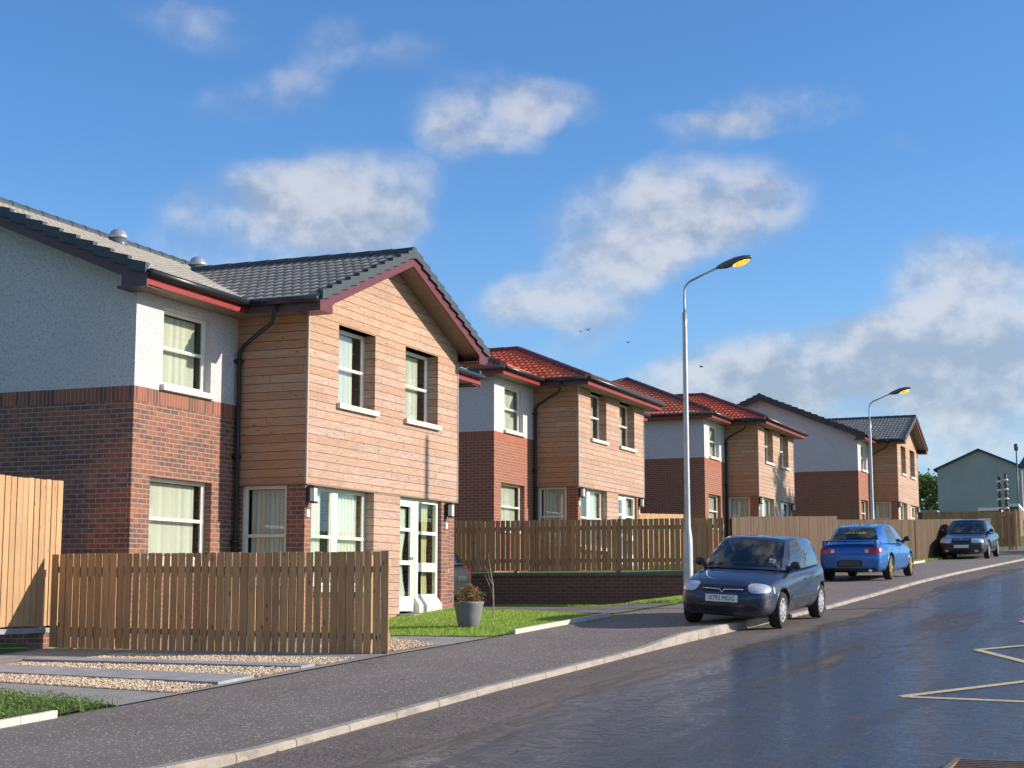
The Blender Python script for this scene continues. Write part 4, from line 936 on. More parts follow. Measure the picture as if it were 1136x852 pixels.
# ------------------------------------------------------------------ cars
def m_paint_car(name, col, rough=.28, metal=.45, dust=.25):
    m, t = newmat(name); o = t.obj(); z = t.sep(o)[2]
    d = t.m('MULTIPLY', t.m('ADD', t.sm(z, .55, .2), .25), t.mr(t.noise(o, 5, 5, .65), .35, .7, 0, 1))
    c = t.mix(t.m('MULTIPLY', d, dust), col, (.20, .17, .14))
    fl = t.noise(o, 400, 2)
    t.principled(c, t.m('ADD', t.m('MULTIPLY', d, .3), rough), Metallic=metal, **{'Coat Weight': .8, 'Coat Roughness': .06, 'Normal': t.bump(fl, .03, .001)}); return m
M['cglass'] = m_glass('car_glass', (.30, .36, .36), .05)
M['tyre'] = plain('tyre_rubber', (.022, .021, .021), .85, .2, 20)
M['hub'] = plain('silver_wheel', (.55, .55, .55), .35, .08, 10, Metallic=.6)
M['gold'] = plain('gold_wheel', (.62, .42, .10), .35, .08, 10, Metallic=.5)
M['chrome'] = plain('chrome', (.75, .76, .78), .15, .03, Metallic=1.0)
M['trim'] = plain('dark_grey_trim', (.03, .032, .035), .55)
M['lens'] = plain('clear_lamp_lens', (.62, .66, .70), .12, .15, 30, **{'Coat Weight': 1.0, 'Metallic': .4})
M['red'] = plain('red_lamp_lens', (.55, .012, .015), .15, .1, **{'Coat Weight': 1.0})
M['orange'] = plain('amber_lens', (.7, .2, .02), .2)
M['white'] = plain('white_plate', (.75, .75, .72), .4, .04)
M['yellow'] = plain('yellow_sticker', (.72, .66, .10), .5, .05)
M['ink'] = plain('black_lettering', (.01, .01, .012), .5)
M['seat'] = plain('dark_seat_cloth', (.035, .037, .045), .9)

def smooth_sub(o, lv=2):
    md = o.modifiers.new('s', 'SUBSURF'); md.levels = lv; md.render_levels = lv
def freeze(o):
    dg = bpy.context.evaluated_depsgraph_get(); ev = o.evaluated_get(dg); me = bpy.data.meshes.new_from_object(ev); o.modifiers.clear(); o.data = me; return o
def make_car(sp, name, label):
    Tn = thing(name, label, 'car', (0, 0, 0), 0)
    paint = sp['paint']; st = sp['body']
    vs = []; fs = []; rings = []
    def ring(x, W_, zb, zs, zt, k=1.0):
        h = zs - zb; half = [(0, zb), (.80 * W_, zb), (.955 * W_, zb + .07), (W_, zb + .45 * h), (.985 * W_, zb + .80 * h), (.93 * W_, zs), (.62 * W_, zt - .008), (0, zt)]
        pts = [(x, y, z) for y, z in half] + [(x, -y, z) for y, z in half[-2:0:-1]]
        return pts
    n = 14
    for s_ in st: vs += ring(*s_)
    for i in range(len(st) - 1):
        for k in range(n): fs.append((i * n + k, i * n + (k + 1) % n, (i + 1) * n + (k + 1) % n, (i + 1) * n + k))
    for e, x, dx in ((0, st[0][0], 1), (len(st) - 1, st[-1][0], -1)):          # rounded caps
        base = [Vector(vs[e * n + k]) for k in range(n)]; c = sum(base, Vector()) / n; b = len(vs)
        vs += [tuple(c + (p - c) * .6 + Vector((dx * .015, 0, 0))) for p in base]
        for k in range(n): fs.append((e * n + k, e * n + (k + 1) % n, b + (k + 1) % n, b + k))
        L_ = [b + k for k in range(n)]
        fs.append((L_[0], L_[1], L_[13])); 
        for q in range(1, 6): fs.append((L_[q], L_[q + 1], L_[13 - q], L_[14 - q]))
        fs.append((L_[6], L_[7], L_[8]))
    mb = MB(); mb.add(vs, fs, .5); B = mb.build('body', [paint, M['trim']], Tn, smooth=True); smooth_sub(B, 2); freeze(B)
    # wheel arches
    rt = sp['tyre']; cut = MB()
    for ax in sp['axles']:
        for sy in (-1, 1):
            Mx = Matrix.Translation((ax, sy * (sp['w'] - .13), rt + .01)) @ Matrix.Rotation(R(90), 4, 'X'); cut.lathe([(rt + .055, -.17), (rt + .055, .17)], 32, Mx)
    cu = cut.build('cutter', M['trim']); md = B.modifiers.new('b', 'BOOLEAN'); md.operation = 'DIFFERENCE'; md.object = cu; md.solver = 'EXACT'
    bpy.context.view_layer.update(); freeze(B); bpy.data.objects.remove(cu)
    for p in B.data.polygons:
        c = p.center
        for ax in sp['axles']:
            if math.hypot(c.x - ax, c.z - rt - .01) < rt + .0535 + .004 and abs(c.y) < sp['w'] + .02: p.material_index = 1
        if p.center.z < sp['body'][3][2] + .035: p.material_index = 1
    bm = bmesh.new(); bm.from_mesh(B.data)
    for e in bm.edges:
        if len(e.link_faces) == 2 and e.calc_face_angle(0) > R(40): e.smooth = False
    bm.to_mesh(B.data); bm.free(); B.data.polygons.foreach_set('use_smooth', [True] * len(B.data.polygons))
    # cabin
    cb, cr, kinds_ = sp['cab_base'], sp['cab_roof'], sp['cab_kind']          # points for y>=0 front to rear; kind of segment i -> i+1
    full_b = [Vector(p) for p in cb] + [Vector((p[0], -p[1], p[2])) for p in cb[-2:0:-1]]
    full_r = [Vector(p) for p in cr] + [Vector((p[0], -p[1], p[2])) for p in cr[-2:0:-1]]
    kd = list(kinds_) + list(kinds_)[::-1]; N = len(full_b)
    rows = [0, .07, .3, .55, .8, .93, 1.0]; grid = []
    for t_ in rows:
        rw = []
        for i in range(N):
            p = full_b[i].lerp(full_r[i], t_); o = Vector((full_b[i].x - sp['cx'], full_b[i].y * 1.6, 0)).normalized() * (.035 * math.sin(math.pi * t_)); rw.append(p + o)
        grid.append(rw)
    groups = {}
    for r in range(len(rows) - 1):
        for i in range(N):
            k = kd[i]; glass = k in 'WSRQ' and 1 <= r <= 4
            side = 'l' if i < len(cb) - 1 else 'r'
            if glass: key = {'W': 'windscreen', 'R': 'rear_window'}.get(k) or ('side_window_' + k + side)
            else: key = 'pillar' + side if k == 'B' else 'paint'
            groups.setdefault(key, []).append((grid[r][i], grid[r][(i + 1) % N], grid[r + 1][(i + 1) % N], grid[r + 1][i]))
    top = [grid[-1]]; c0 = sum(grid[-1], Vector()) / N
    for k_, dz in ((.86, .016), (.6, .030), (.3, .036)): top.append([Vector((c0.x + (p.x - c0.x) * k_, p.y * k_, p.z + (c0.z - p.z) * (1 - k_) * .6 + dz)) for p in grid[-1]])
    for a in range(len(top) - 1):
        for i in range(N): groups['paint'].append((top[a][i], top[a][(i + 1) % N], top[a + 1][(i + 1) % N], top[a + 1][i]))
    groups['paint'].append(tuple(top[-1]))
    for key, qs in groups.items():
        bm = bmesh.new()
        for q in qs: bm.faces.new([bm.verts.new(v) for v in q])
        bmesh.ops.remove_doubles(bm, verts=bm.verts, dist=1e-4)
        for f in bm.faces: f.smooth = True
        bmesh.ops.recalc_face_normals(bm, faces=bm.faces)
        nm = 'roof' if key == 'paint' else 'door_pillar' if key.startswith('pillar') else 'side_window' if key.startswith('side') else key
        me = bpy.data.meshes.new(nm); bm.to_mesh(me); bm.free(); me.materials.append(paint if key == 'paint' else M['trim'] if key.startswith('pillar') else M['cglass'])
        ob = bpy.data.objects.new(nm, me); C.objects.link(ob); ob.parent = Tn
    # wheels
    for ax in sp['axles']:
        for sy in (-1, 1):
            Mx = Matrix.Translation((ax, sy * (sp['w'] - .105), rt)) @ Matrix.Rotation(R(-90 * sy), 4, 'X')
            mb = MB(); mb.lathe([(rt * .66, -.085), (rt * .93, -.09), (rt, -.06), (rt, .06), (rt * .93, .09), (rt * .70, .088), (rt * .66, .07)], 36, Mx); W_ = mb.build('wheel', M['tyre'], Tn); sharp(W_, 50)
            mb = MB(); rm = sp['rim']
            if sp['spokes'] == 0:
                mb.lathe([(rt * .68, .04), (rt * .68, .078), (rt * .62, .085), (rt * .55, .078), (rt * .25, .088), (rt * .10, .10), (.005, .10)], 36, Mx)
                rmo = mb.build('rim', rm, W_); sharp(rmo, 40)
                mb = MB()
                for k in range(10):
                    q = Mx @ Matrix.Rotation(k * math.pi / 5, 4, 'Z'); mb.box(rt * .42, rt * .56, -.010, .010, .078, .086, q)
                mb.build('vent_slots', M['trim'], W_)
            else:
                mb.lathe([(rt * .68, -.03), (rt * .68, .08), (rt * .63, .086), (rt * .60, .06), (rt * .60, -.03)], 36, Mx)
                for k in range(sp['spokes']):
                    q = Mx @ Matrix.Rotation(k * 2 * math.pi / sp['spokes'], 4, 'Z'); w_ = .022 if sp['spokes'] > 5 else .03; mb.box(rt * .08, rt * .63, -w_, w_, .045, .078, q)
                mb.lathe([(rt * .16, .03), (rt * .16, .085), (rt * .10, .09), (.004, .09)], 16, Mx); rmo = mb.build('rim', rm, W_); sharp(rmo, 40)
                mb = MB(); mb.lathe([(rt * .60, -.02), (rt * .60, .0), (.01, .0)], 24, Mx); mb.build('brake_disc', M['trim'], W_)
    # patches on the body surface
    bmv = bmesh.new(); bmv.from_mesh(B.data); bv = BVHTree.FromBMesh(bmv)
    cabv = bmesh.new()
    for key, qs in groups.items():
        for q in qs: cabv.faces.new([cabv.verts.new(v) for v in q])
    cv = BVHTree.FromBMesh(cabv)
    def patch(nm, mat, cen, d, w, h, off=.006, par=None, rnd=8.0, n=12, tree=bv, rot=0, shear=0, taper=0, thick=True):
        d = Vector(d).normalized(); cen = Vector(cen); rt_ = d.cross(Vector((0, 0, 1)))
        if rt_.length < .1: rt_ = Vector((0, 1, 0))
        rt_.normalize(); up = rt_.cross(d).normalized(); ca, sa = math.cos(R(rot)), math.sin(R(rot)); a_, b_ = rt_ * ca + up * sa, -rt_ * sa + up * ca
        m_ = max(3, int(n * .6)); G_ = []
        for j in range(m_ + 1):
            row = []
            for i in range(n + 1):
                s = i / n * 2 - 1; t_ = j / m_ * 2 - 1; k = (abs(s) ** rnd + abs(t_) ** rnd) ** (1 / rnd); mx_ = max(abs(s), abs(t_), 1e-6); f_ = mx_ / k if k > 0 else 1
                s2, t2 = s * f_, t_ * f_
                p = cen + a_ * (s2 * w / 2 + t2 * shear) + b_ * (t2 * h / 2 * (1 + taper * s2))
                hit = tree.ray_cast(p - d * 3, d, 6)
                row.append(hit[0] - d * 0 + hit[1] * (off if hit[1].dot(d) < 0 else -off) if hit[0] else None)
            G_.append(row)
        mb = MB(); idx = {}; V = []
        for j, row in enumerate(G_):
            for i, p in enumerate(row):
                if p is not None: idx[(i, j)] = len(V); V.append(p)
        F = [(idx[(i, j)], idx[(i + 1, j)], idx[(i + 1, j + 1)], idx[(i, j + 1)]) for j in range(m_) for i in range(n) if all(q in idx for q in ((i, j), (i + 1, j), (i + 1, j + 1), (i, j + 1)))]
        F = [f for f in F if max((V[f[a]] - V[f[b]]).length for a in range(4) for b in range(4)) < .35]
        if not F: return None
        mb.add(V, F, .5); ob = mb.build(nm, mat, par or Tn, smooth=True)
        return ob
    sp['details'](patch, Tn, B, cv, sp)
    for ax in sp['axles']:
        for sy in (-1, 1):
            pth = []
            for k in range(17):
                a = R(-6) + k / 16 * R(192); q = Vector((ax + math.cos(a) * (rt + .072), 0, rt + .01 + math.sin(a) * (rt + .072))); h_ = bv.ray_cast(q + Vector((0, sy * 3, 0)), Vector((0, -sy, 0)), 4)
                if h_[0] and abs(h_[0].y) > sp['w'] * .8: pth.append(h_[0] - Vector((0, sy * .004, 0)))
            if len(pth) > 3: mb = MB(); mb.tube(pth, .013, 6); mb.build('arch_lip', paint, Tn, smooth=True)
    # interior
    for sy in (-.34, .34):
        ci = MB()
        ci.add(*rbox(sp['seat_x'] - .08, sp['seat_x'] + .05, sy - .22, sy + .22, .7, sp['seat_z'], .06)); ci.add(*rbox(sp['seat_x'] - .07, sp['seat_x'] + .02, sy - .12, sy + .12, sp['seat_z'] + .01, sp['seat_z'] + .17, .04)); ci.build('seat', M['seat'], Tn, smooth=True)
    ci = MB(); ci.add(*rbox(sp['seat_x'] - .95, sp['seat_x'] - .80, -.55, .55, .7, sp['seat_z'] - .03, .05)); ci.build('rear_seat', M['seat'], Tn, smooth=True); ci = MB(); ci.add(*rbox(sp['dash_x'] - .22, sp['dash_x'] + .02, -.6, .6, .75, sp['dash_z'], .05))
    ci.build('dashboard', M['seat'], Tn, smooth=True)
    mb = MB(); cx_, cz_ = sp['dash_x'] - .30, sp['dash_z'] + .0; mb.tube([(cx_ - .04 * math.sin(a), -.34 + .18 * math.cos(a), cz_ + .17 * math.sin(a)) for a in [k * math.pi / 12 for k in range(25)]], .014, 6); mb.build('steering_wheel', M['trim'], Tn, smooth=True)
    # mirrors
    for sy in (-1, 1):
        mx_, mz = sp['mirror']; mb = MB(); pr = []
        for k in range(7):
            a = k / 6 * math.pi; pr.append((.062 * math.sin(a) ** .7 + .004 if 0 < k < 6 else .004, -.085 * math.cos(a)))
        Mt = Matrix.Translation((mx_, sy * (sp['w'] + .01), mz + .035)) @ Matrix.Rotation(R(90), 4, 'X') @ Matrix.Diagonal((.75, 1, 1, 1))
        mb.lathe(pr, 12, Mt); mb.tube([(mx_ + .03, sy * (sp['w'] - .12), mz - .05), (mx_ + .01, sy * (sp['w'] - .03), mz + .02)], [.045, .03], 6); mb.build('mirror', sp.get('mirror_mat', M['trim']), Tn, smooth=True)
    return Tn
def rbox(x0, x1, y0, y1, z0, z1, r):
    bm = bmesh.new(); bmesh.ops.create_cube(bm, size=1)
    for v in bm.verts: v.co = Vector((x0 + (v.co.x + .5) * (x1 - x0), y0 + (v.co.y + .5) * (y1 - y0), z0 + (v.co.z + .5) * (z1 - z0)))
    bmesh.ops.bevel(bm, geom=bm.edges[:], offset=min(r, (x1 - x0) / 2.2, (y1 - y0) / 2.2, (z1 - z0) / 2.2), segments=2, affect='EDGES', profile=.5)
    bm.verts.index_update(); out = ([v.co.copy() for v in bm.verts], [tuple(v.index for v in f.verts) for f in bm.faces]); bm.free(); return out
def plate_text(txt, par, cen, size, facing, mat):
    cu = bpy.data.curves.new('lettering', 'FONT'); cu.body = txt; cu.size = size; cu.align_x = 'CENTER'; cu.align_y = 'CENTER'; cu.extrude = .001; cu.offset = 0
    o = bpy.data.objects.new('lettering', cu); C.objects.link(o); bpy.context.view_layer.update(); dg = bpy.context.evaluated_depsgraph_get()
    me = bpy.data.meshes.new_from_object(o.evaluated_get(dg)); bpy.data.objects.remove(o); me.materials.clear(); me.materials.append(mat)
    # text plane XY -> facing +x (front) or -x (rear)
    rotm = Matrix.Rotation(R(90), 4, 'Z') @ Matrix.Rotation(R(90), 4, 'X')
    if facing < 0: rotm = Matrix.Rotation(R(180), 4, 'Z') @ rotm
    me.transform(Matrix.Translation(cen) @ rotm @ Matrix.Diagonal((.92, 1.05, 1, 1)))
    o = bpy.data.objects.new('lettering', me); C.objects.link(o); o.parent = par; return o
def seams(patch, xs_, z0, z1, w, sp):
    for x in xs_:
        for sy in (-1, 1): patch('door_gap', M['ink'], (x, sy * 2, (z0 + z1) / 2), (0, -sy, 0), .014, z1 - z0, .003, rnd=20, n=6)
def front_plate(patch, Tn, txt, z, w=.52, h=.11, x=None, mat=None):
    mb = MB(); mb.add(*rbox(x - .008, x + .008, -w / 2, w / 2, z - h / 2, z + h / 2, .003)); p = mb.build('number_plate', mat or M['white'], Tn)
    if txt: plate_text(txt, p, (x + (.0095 if x > 0 else -.0095), 0, z), .095, 1 if x > 0 else -1, M['ink'])
    return p

def hatch_details(patch, Tn, B, cv, sp):
    for sy in (-1, 1):
        patch('headlight', M['lens'], (1.75, sy * .535, .63), (-1, -sy * .42, -.12), .36, .155, .008, rnd=2.6, taper=-.18 * sy)
        patch('indicator', M['orange'] if sp.get('ind') else M['lens'], (1.6, sy * .70, .61), (-.6, -sy, 0), .05, .10, .009, rnd=3)
        patch('bumper_vent', M['ink'], (1.9, sy * .43, .33), (-1, -sy * .1, 0), .26, .075, .004, rnd=3)
        patch('side_strip', M['trim'], (-.05, sy * 2, .47), (0, -sy, 0), 1.66, .045, .008, rnd=14, n=24)
        for x in (-.12, -1.0): patch('door_handle', M['trim'], (x, sy * 2, .72), (0, -sy, 0), .14, .03, .012, rnd=4)
        patch('tail_light', M['red'], (-1.7, sy * .58, .78), (1, -sy * .55, 0), .17, .32, .008, rnd=4)
        patch('side_indicator', M['orange'], (1.0, sy * 2, .58), (0, -sy, 0), .05, .025, .006, rnd=3)
    seams(patch, (.80, -.22, -1.08), .24, .86, 0, sp)
    patch('grille', M['ink'], (1.9, 0, .595), (-1, 0, -.05), .66, .055, .005, rnd=5, n=20)
    patch('air_intake', M['ink'], (1.9, 0, .31), (-1, 0, 0), .62, .09, .004, rnd=5, n=20)
    patch('bumper_strip', M['trim'], (1.9, 0, .415), (-1, 0, 0), 1.15, .05, .010, rnd=10, n=28)
    mb = MB(); x0 = sp['nose'] + .012
    mb.tube([(x0 - .035, -.33, .618), (x0 - .008, -.12, .615), (x0 + .004, -.035, .612), (x0 + .008, 0, .565), (x0 + .004, .035, .612), (x0 - .008, .12, .615), (x0 - .035, .33, .618)], .010, 6)
    mb.build('chrome_trim', M['chrome'], Tn, smooth=True)
    patch('bonnet_gap', M['ink'], (1.9, 0, .655), (-1, 0, -.25), 1.0, .008, .003, rnd=20, n=24)
    front_plate(patch, Tn, sp.get('plate'), .475, x=sp['nose'] + .035)
    patch('tax_disc', M['white'], (.75, .46, 1.02), (-1, 0, -.4), .10, .10, .006, tree=cv, rnd=6, n=4)
    patch('rear_plate', M['yellow'] if sp.get('plate') else M['trim'], (-1.9, 0, .62), (1, 0, 0), .5, .11, .008)
    mb = MB()
    for y0, y1 in ((-.5, .02), (0.0, .48)): mb.tube([(1.0, y0, .92), (.80, y1 * .7 + y0 * .3, 1.02), (.72, y1, 1.05)], .008, 5)
    mb.build('wipers', M['ink'], Tn)
    mb = MB(); mb.tube([(.1, .0, 1.415), (-.02, 0, 1.60)], [.005, .002], 5); mb.build('aerial', M['ink'], Tn)
HATCH = dict(paint=None, w=.80, cx=-.4, nose=1.945, tyre=.285, axles=(1.22, -1.22), rim=M['hub'], spokes=0, seat_x=-.15, seat_z=1.08, dash_x=.85, dash_z=.98, mirror=(.62, .93),
    body=[(1.955, .50, .34, .50, .52), (1.93, .62, .24, .60, .625), (1.84, .70, .19, .67, .70), (1.62, .765, .18, .725, .78), (1.25, .80, .18, .78, .855), (.95, .805, .18, .83, .905), (.4, .805, .18, .88, .92), (-.4, .805, .18, .90, .93),
          (-1.1, .80, .18, .92, .95), (-1.45, .775, .20, .92, .95), (-1.64, .72, .22, .90, .94), (-1.76, .64, .30, .62, .70)],
    cab_base=[(1.05, 0, .90), (1.02, .25, .90), (.95, .48, .895), (.84, .63, .89), (.68, .715, .89), (.2, .735, .895), (-.20, .74, .90), (-.29, .74, .90), (-.7, .735, .91), (-1.12, .715, .92), (-1.38, .68, .93), (-1.58, .58, .93), (-1.68, .34, .93), (-1.71, 0, .93)],
    cab_roof=[(.30, 0, 1.375), (.285, .22, 1.373), (.24, .42, 1.36), (.19, .50, 1.352), (.09, .545, 1.348), (-.05, .56, 1.36), (-.24, .575, 1.368), (-.33, .577, 1.37), (-.65, .575, 1.365), (-.98, .56, 1.35), (-1.18, .54, 1.335), (-1.30, .44, 1.335), (-1.36, .24, 1.34), (-1.38, 0, 1.345)],
    cab_kind='WWWPSSBQQPPRR', details=hatch_details, plate='X792 MGG')
def place(Tn, X, Y, fwd, dzl, dzr, track=.69, wb=1.22, z=None):
    """stand the car on its wheels: dzl / dzr = height offset of the ground at its left / right wheels"""
    f = Vector((fwd[0], fwd[1], 0)).normalized(); l = Vector((-f.y, f.x, 0))
    def gz(p, o): return (G(p.x) if z is None else z) + o
    c = Vector((X, Y, 0)); zf = (gz(c + f * wb, dzl) + gz(c + f * wb, dzr)) / 2; zb = (gz(c - f * wb, dzl) + gz(c - f * wb, dzr)) / 2; zl = dzl; zr_ = dzr
    fv = (f * 2 * wb + Vector((0, 0, zf - zb))).normalized(); lv = (l * 2 * track + Vector((0, 0, zl - zr_))); uv_ = fv.cross(lv).normalized(); lv = uv_.cross(fv)
    Mx = Matrix((fv, lv, uv_)).transposed().to_4x4(); Mx.translation = Vector((X, Y, (zf + zb) / 2)); Tn.matrix_world = Mx; return Tn
CG = 'cars parked along the pavement'
HATCH['paint'] = m_paint_car('navy_car_paint', (.016, .024, .06), .30, .35, .35)
c1 = make_car(HATCH, 'parked_car', 'dark blue hatchback parked half on the kerb in front of the lamp post'); place(c1, 26.3, 6.20, (-1, .055), -.062, .012); c1['group'] = CG

def saloon_details(patch, Tn, B, cv, sp):
    for sy in (-1, 1):
        patch('tail_light', M['red'], (-2.2, sy * .58, .73), (1, -sy * .22, 0), .46, .12, .008, rnd=5, n=16)
        patch('reversing_light', M['lens'], (-2.2, sy * .42, .73), (1, 0, 0), .09, .09, .011, rnd=4)
        patch('headlight', M['lens'], (2.1, sy * .58, .62), (-1, -sy * .35, 0), .36, .13, .008, rnd=4)
        for x in (-.15, -1.0): patch('door_handle', sp['paint'], (x, sy * 2, .74), (0, -sy, 0), .15, .03, .014, rnd=4)
    seams(patch, (.85, -.28, -1.02), .26, .86, 0, sp)
    patch('boot_gap', M['ink'], (-2.2, 0, .66), (1, 0, 0), 1.15, .008, .003, rnd=20, n=20)
    patch('boot_gap', M['ink'], (-2.2, 0, .86), (1, 0, -.3), 1.2, .008, .003, rnd=20, n=20)
    patch('plate_recess', M['trim'], (-2.2, 0, .43), (1, 0, 0), .62, .16, .006, rnd=8)
    patch('number_plate', plain('shaded_yellow_plate', (.10, .085, .045), .6), (-2.2, 0, .43), (1, 0, 0), .52, .11, .012, rnd=12)
    patch('bumper_strip', M['trim'], (-2.2, 0, .27), (1, 0, 0), 1.3, .10, .006, rnd=6, n=20)
    patch('sticker', M['yellow'], (-1.6, -.02, 1.20), (1, 0, -.2), .58, .045, .008, tree=cv, rnd=3, n=14)
    for k in range(5): patch('sticker', M['yellow'], (-1.6, -.2 + k * .09, 1.225), (1, 0, -.2), .05, .03, .009, tree=cv, rnd=3, n=3)
    # boot spoiler
    mb = MB(); mb.add(*rbox(-2.13, -1.93, -.58, .58, .965, 1.0, .015))
    for sy in (-1, 1): mb.add(*rbox(-2.13, -1.85, sy * .635 - .05, sy * .635 + .05,     .80, 1.0, .03))
    mb.build('boot_spoiler', sp['paint'], Tn, smooth=True)
    mb = MB(); mb.tube([(-2.17, -.48, .25), (-1.9, -.48, .26)], .045, 12); mb.build('exhaust', M['chrome'], Tn, smooth=True)
SALOON = dict(paint=m_paint_car('bright_blue_car_paint', (.016, .145, .46), .25, .3, .12), w=.845, cx=-.35, nose=2.1, tyre=.305, axles=(1.27, -1.25), rim=M['gold'], spokes=5, seat_x=-.15, seat_z=1.06, dash_x=.85, dash_z=.96, mirror=(.66, .95),
    body=[(2.14, .50, .34, .48, .50), (2.11, .66, .22, .58, .61), (2.0, .75, .17, .64, .68), (1.7, .81, .17, .71, .77), (1.27, .84, .17, .78, .85), (.95, .845, .17, .83, .90), (.4, .85, .17, .87, .92), (-.4, .85, .17, .88, .93),
          (-1.1, .85, .17, .90, .94), (-1.5, .84, .19, .90, .945), (-1.9, .80, .20, .89, .94), (-2.08, .76, .22, .86, .90), (-2.17, .70, .28, .60, .66)],
    cab_base=[(1.08, 0, .90), (1.05, .26, .90), (.98, .5, .89), (.86, .66, .885), (.70, .745, .885), (.2, .765, .885), (-.24, .77, .89), (-.33, .77, .89), (-.7, .765, .90), (-1.12, .745, .90), (-1.40, .70, .91), (-1.62, .60, .92), (-1.74, .34, .93), (-1.77, 0, .93)],
    cab_roof=[(.30, 0, 1.355), (.285, .22, 1.353), (.24, .42, 1.34), (.19, .51, 1.332), (.09, .555, 1.33), (-.05, .57, 1.345), (-.28, .585, 1.352), (-.37, .587, 1.352), (-.65, .58, 1.345), (-.92, .56, 1.325), (-1.05, .53, 1.31), (-1.16, .44, 1.305), (-1.20, .24, 1.312), (-1.21, 0, 1.316)],
    cab_kind='WWWPSSBQQPPRR', details=saloon_details, mirror_mat=None)
SALOON['mirror_mat'] = M['trim']
c2 = make_car(SALOON, 'parked_car', 'bright blue saloon with gold wheels and boot spoiler, seen from behind'); place(c2, 41.55, 6.82, (1, -.055), 0, 0, .73, 1.26); c2['group'] = CG

def exec_details(patch, Tn, B, cv, sp):
    for sy in (-1, 1):
        patch('headlight', M['lens'], (2.2, sy * .57, .66), (-1, -sy * .35, -.05), .46, .15, .008, rnd=5, n=16, taper=-.15 * sy)
        patch('fog_light', M['lens'], (2.3, sy * .52, .30), (-1, 0, 0), .14, .07, .006, rnd=3)
        patch('grille', M['ink'], (2.3, sy * .19, .63), (-1, 0, 0), .22, .09, .006, rnd=4)
        for x in (-.15, -1.05): patch('door_handle', M['trim'], (x, sy * 2, .76), (0, -sy, 0), .15, .03, .014, rnd=4)
        patch('tail_light', M['red'], (-2.3, sy * .62, .80), (1, -sy * .3, 0), .36, .16, .008, rnd=5)
        patch('side_strip', M['trim'], (-.05, sy * 2, .48), (0, -sy, 0), 2.0, .05, .008, rnd=14, n=24)
    patch('grille', M['ink'], (2.3, 0, .64), (-1, 0, 0), .15, .12, .007, rnd=4); patch('badge', M['chrome'], (2.2, 0, .72), (-1, 0, -.4), .06, .05, .012, rnd=2, n=6)
    patch('grille_bar', M['chrome'], (2.3, 0, .69), (-1, 0, 0), .56, .018, .011, rnd=6, n=16)
    patch('bumper_strip', M['trim'], (2.3, 0, .50), (-1, 0, 0), 1.35, .045, .010, rnd=10, n=26); patch('air_intake', M['ink'], (2.3, 0, .31), (-1, 0, 0), .72, .11, .005, rnd=5, n=20)
    patch('bonnet_gap', M['ink'], (2.2, 0, .75), (-1, 0, -.3), 1.2, .008, .003, rnd=20, n=24)
    seams(patch, (.95, -.18, -1.10), .26, .88, 0, sp)
    front_plate(patch, Tn, None, .465, x=sp['nose'] + .03)
EXEC = dict(SALOON); EXEC.update(paint=m_paint_car('black_blue_car_paint', (.006, .008, .013), .28, .0, .15), w=.88, nose=2.27, tyre=.315, axles=(1.35, -1.35), rim=M['hub'], spokes=10, details=exec_details, mirror=(.78, .98), mirror_mat=M['trim'], dash_x=.95, dash_z=1.0, seat_z=1.1,
    body=[(2.28, .56, .34, .56, .58), (2.25, .70, .22, .68, .71), (2.12, .79, .18, .73, .77), (1.8, .85, .17, .78, .83), (1.35, .88, .17, .83, .90), (1.05, .885, .17, .86, .94), (.4, .89, .17, .90, .96), (-.4, .89, .17, .92, .97),
          (-1.2, .89, .17, .93, .98), (-1.7, .88, .19, .93, .98), (-2.1, .83, .20, .92, .97), (-2.30, .77, .24, .88, .92), (-2.38, .70, .30, .60, .66)])
EXEC['cab_base'] = [(x * 1.06 + .06, y * 1.045, z + .035) for x, y, z in SALOON['cab_base']]; EXEC['cab_roof'] = [(x * 1.10 + .02, y * 1.06, z + .055) for x, y, z in SALOON['cab_roof']]
c3 = make_car(EXEC, 'parked_car', 'black saloon facing down the hill, the farthest parked car'); place(c3, 61.7, 6.38, (-1, .03), 0, 0, .76, 1.35); c3['group'] = CG

def grey_details(patch, Tn, B, cv, sp):
    hatch_details(patch, Tn, B, cv, sp)
    for sy in (-1, 1): patch('tail_light', M['red'], (-1.5, sy * .62, 1.12), (1, -sy * .9, -.15), .11, .46, .010, tree=cv, rnd=4, rot=-12 * sy)
GREY = dict(HATCH); GREY.update(paint=m_paint_car('charcoal_car_paint', (.06, .07, .08), .3, .5, .2), details=grey_details, plate=None)
c4 = make_car(GREY, 'parked_car', 'dark grey hatchback on the driveway, mostly hidden behind the nearest house'); place(c4, 32.65, 16.15, (0, 1), 0, 0, .69, 1.22, z=-.34)

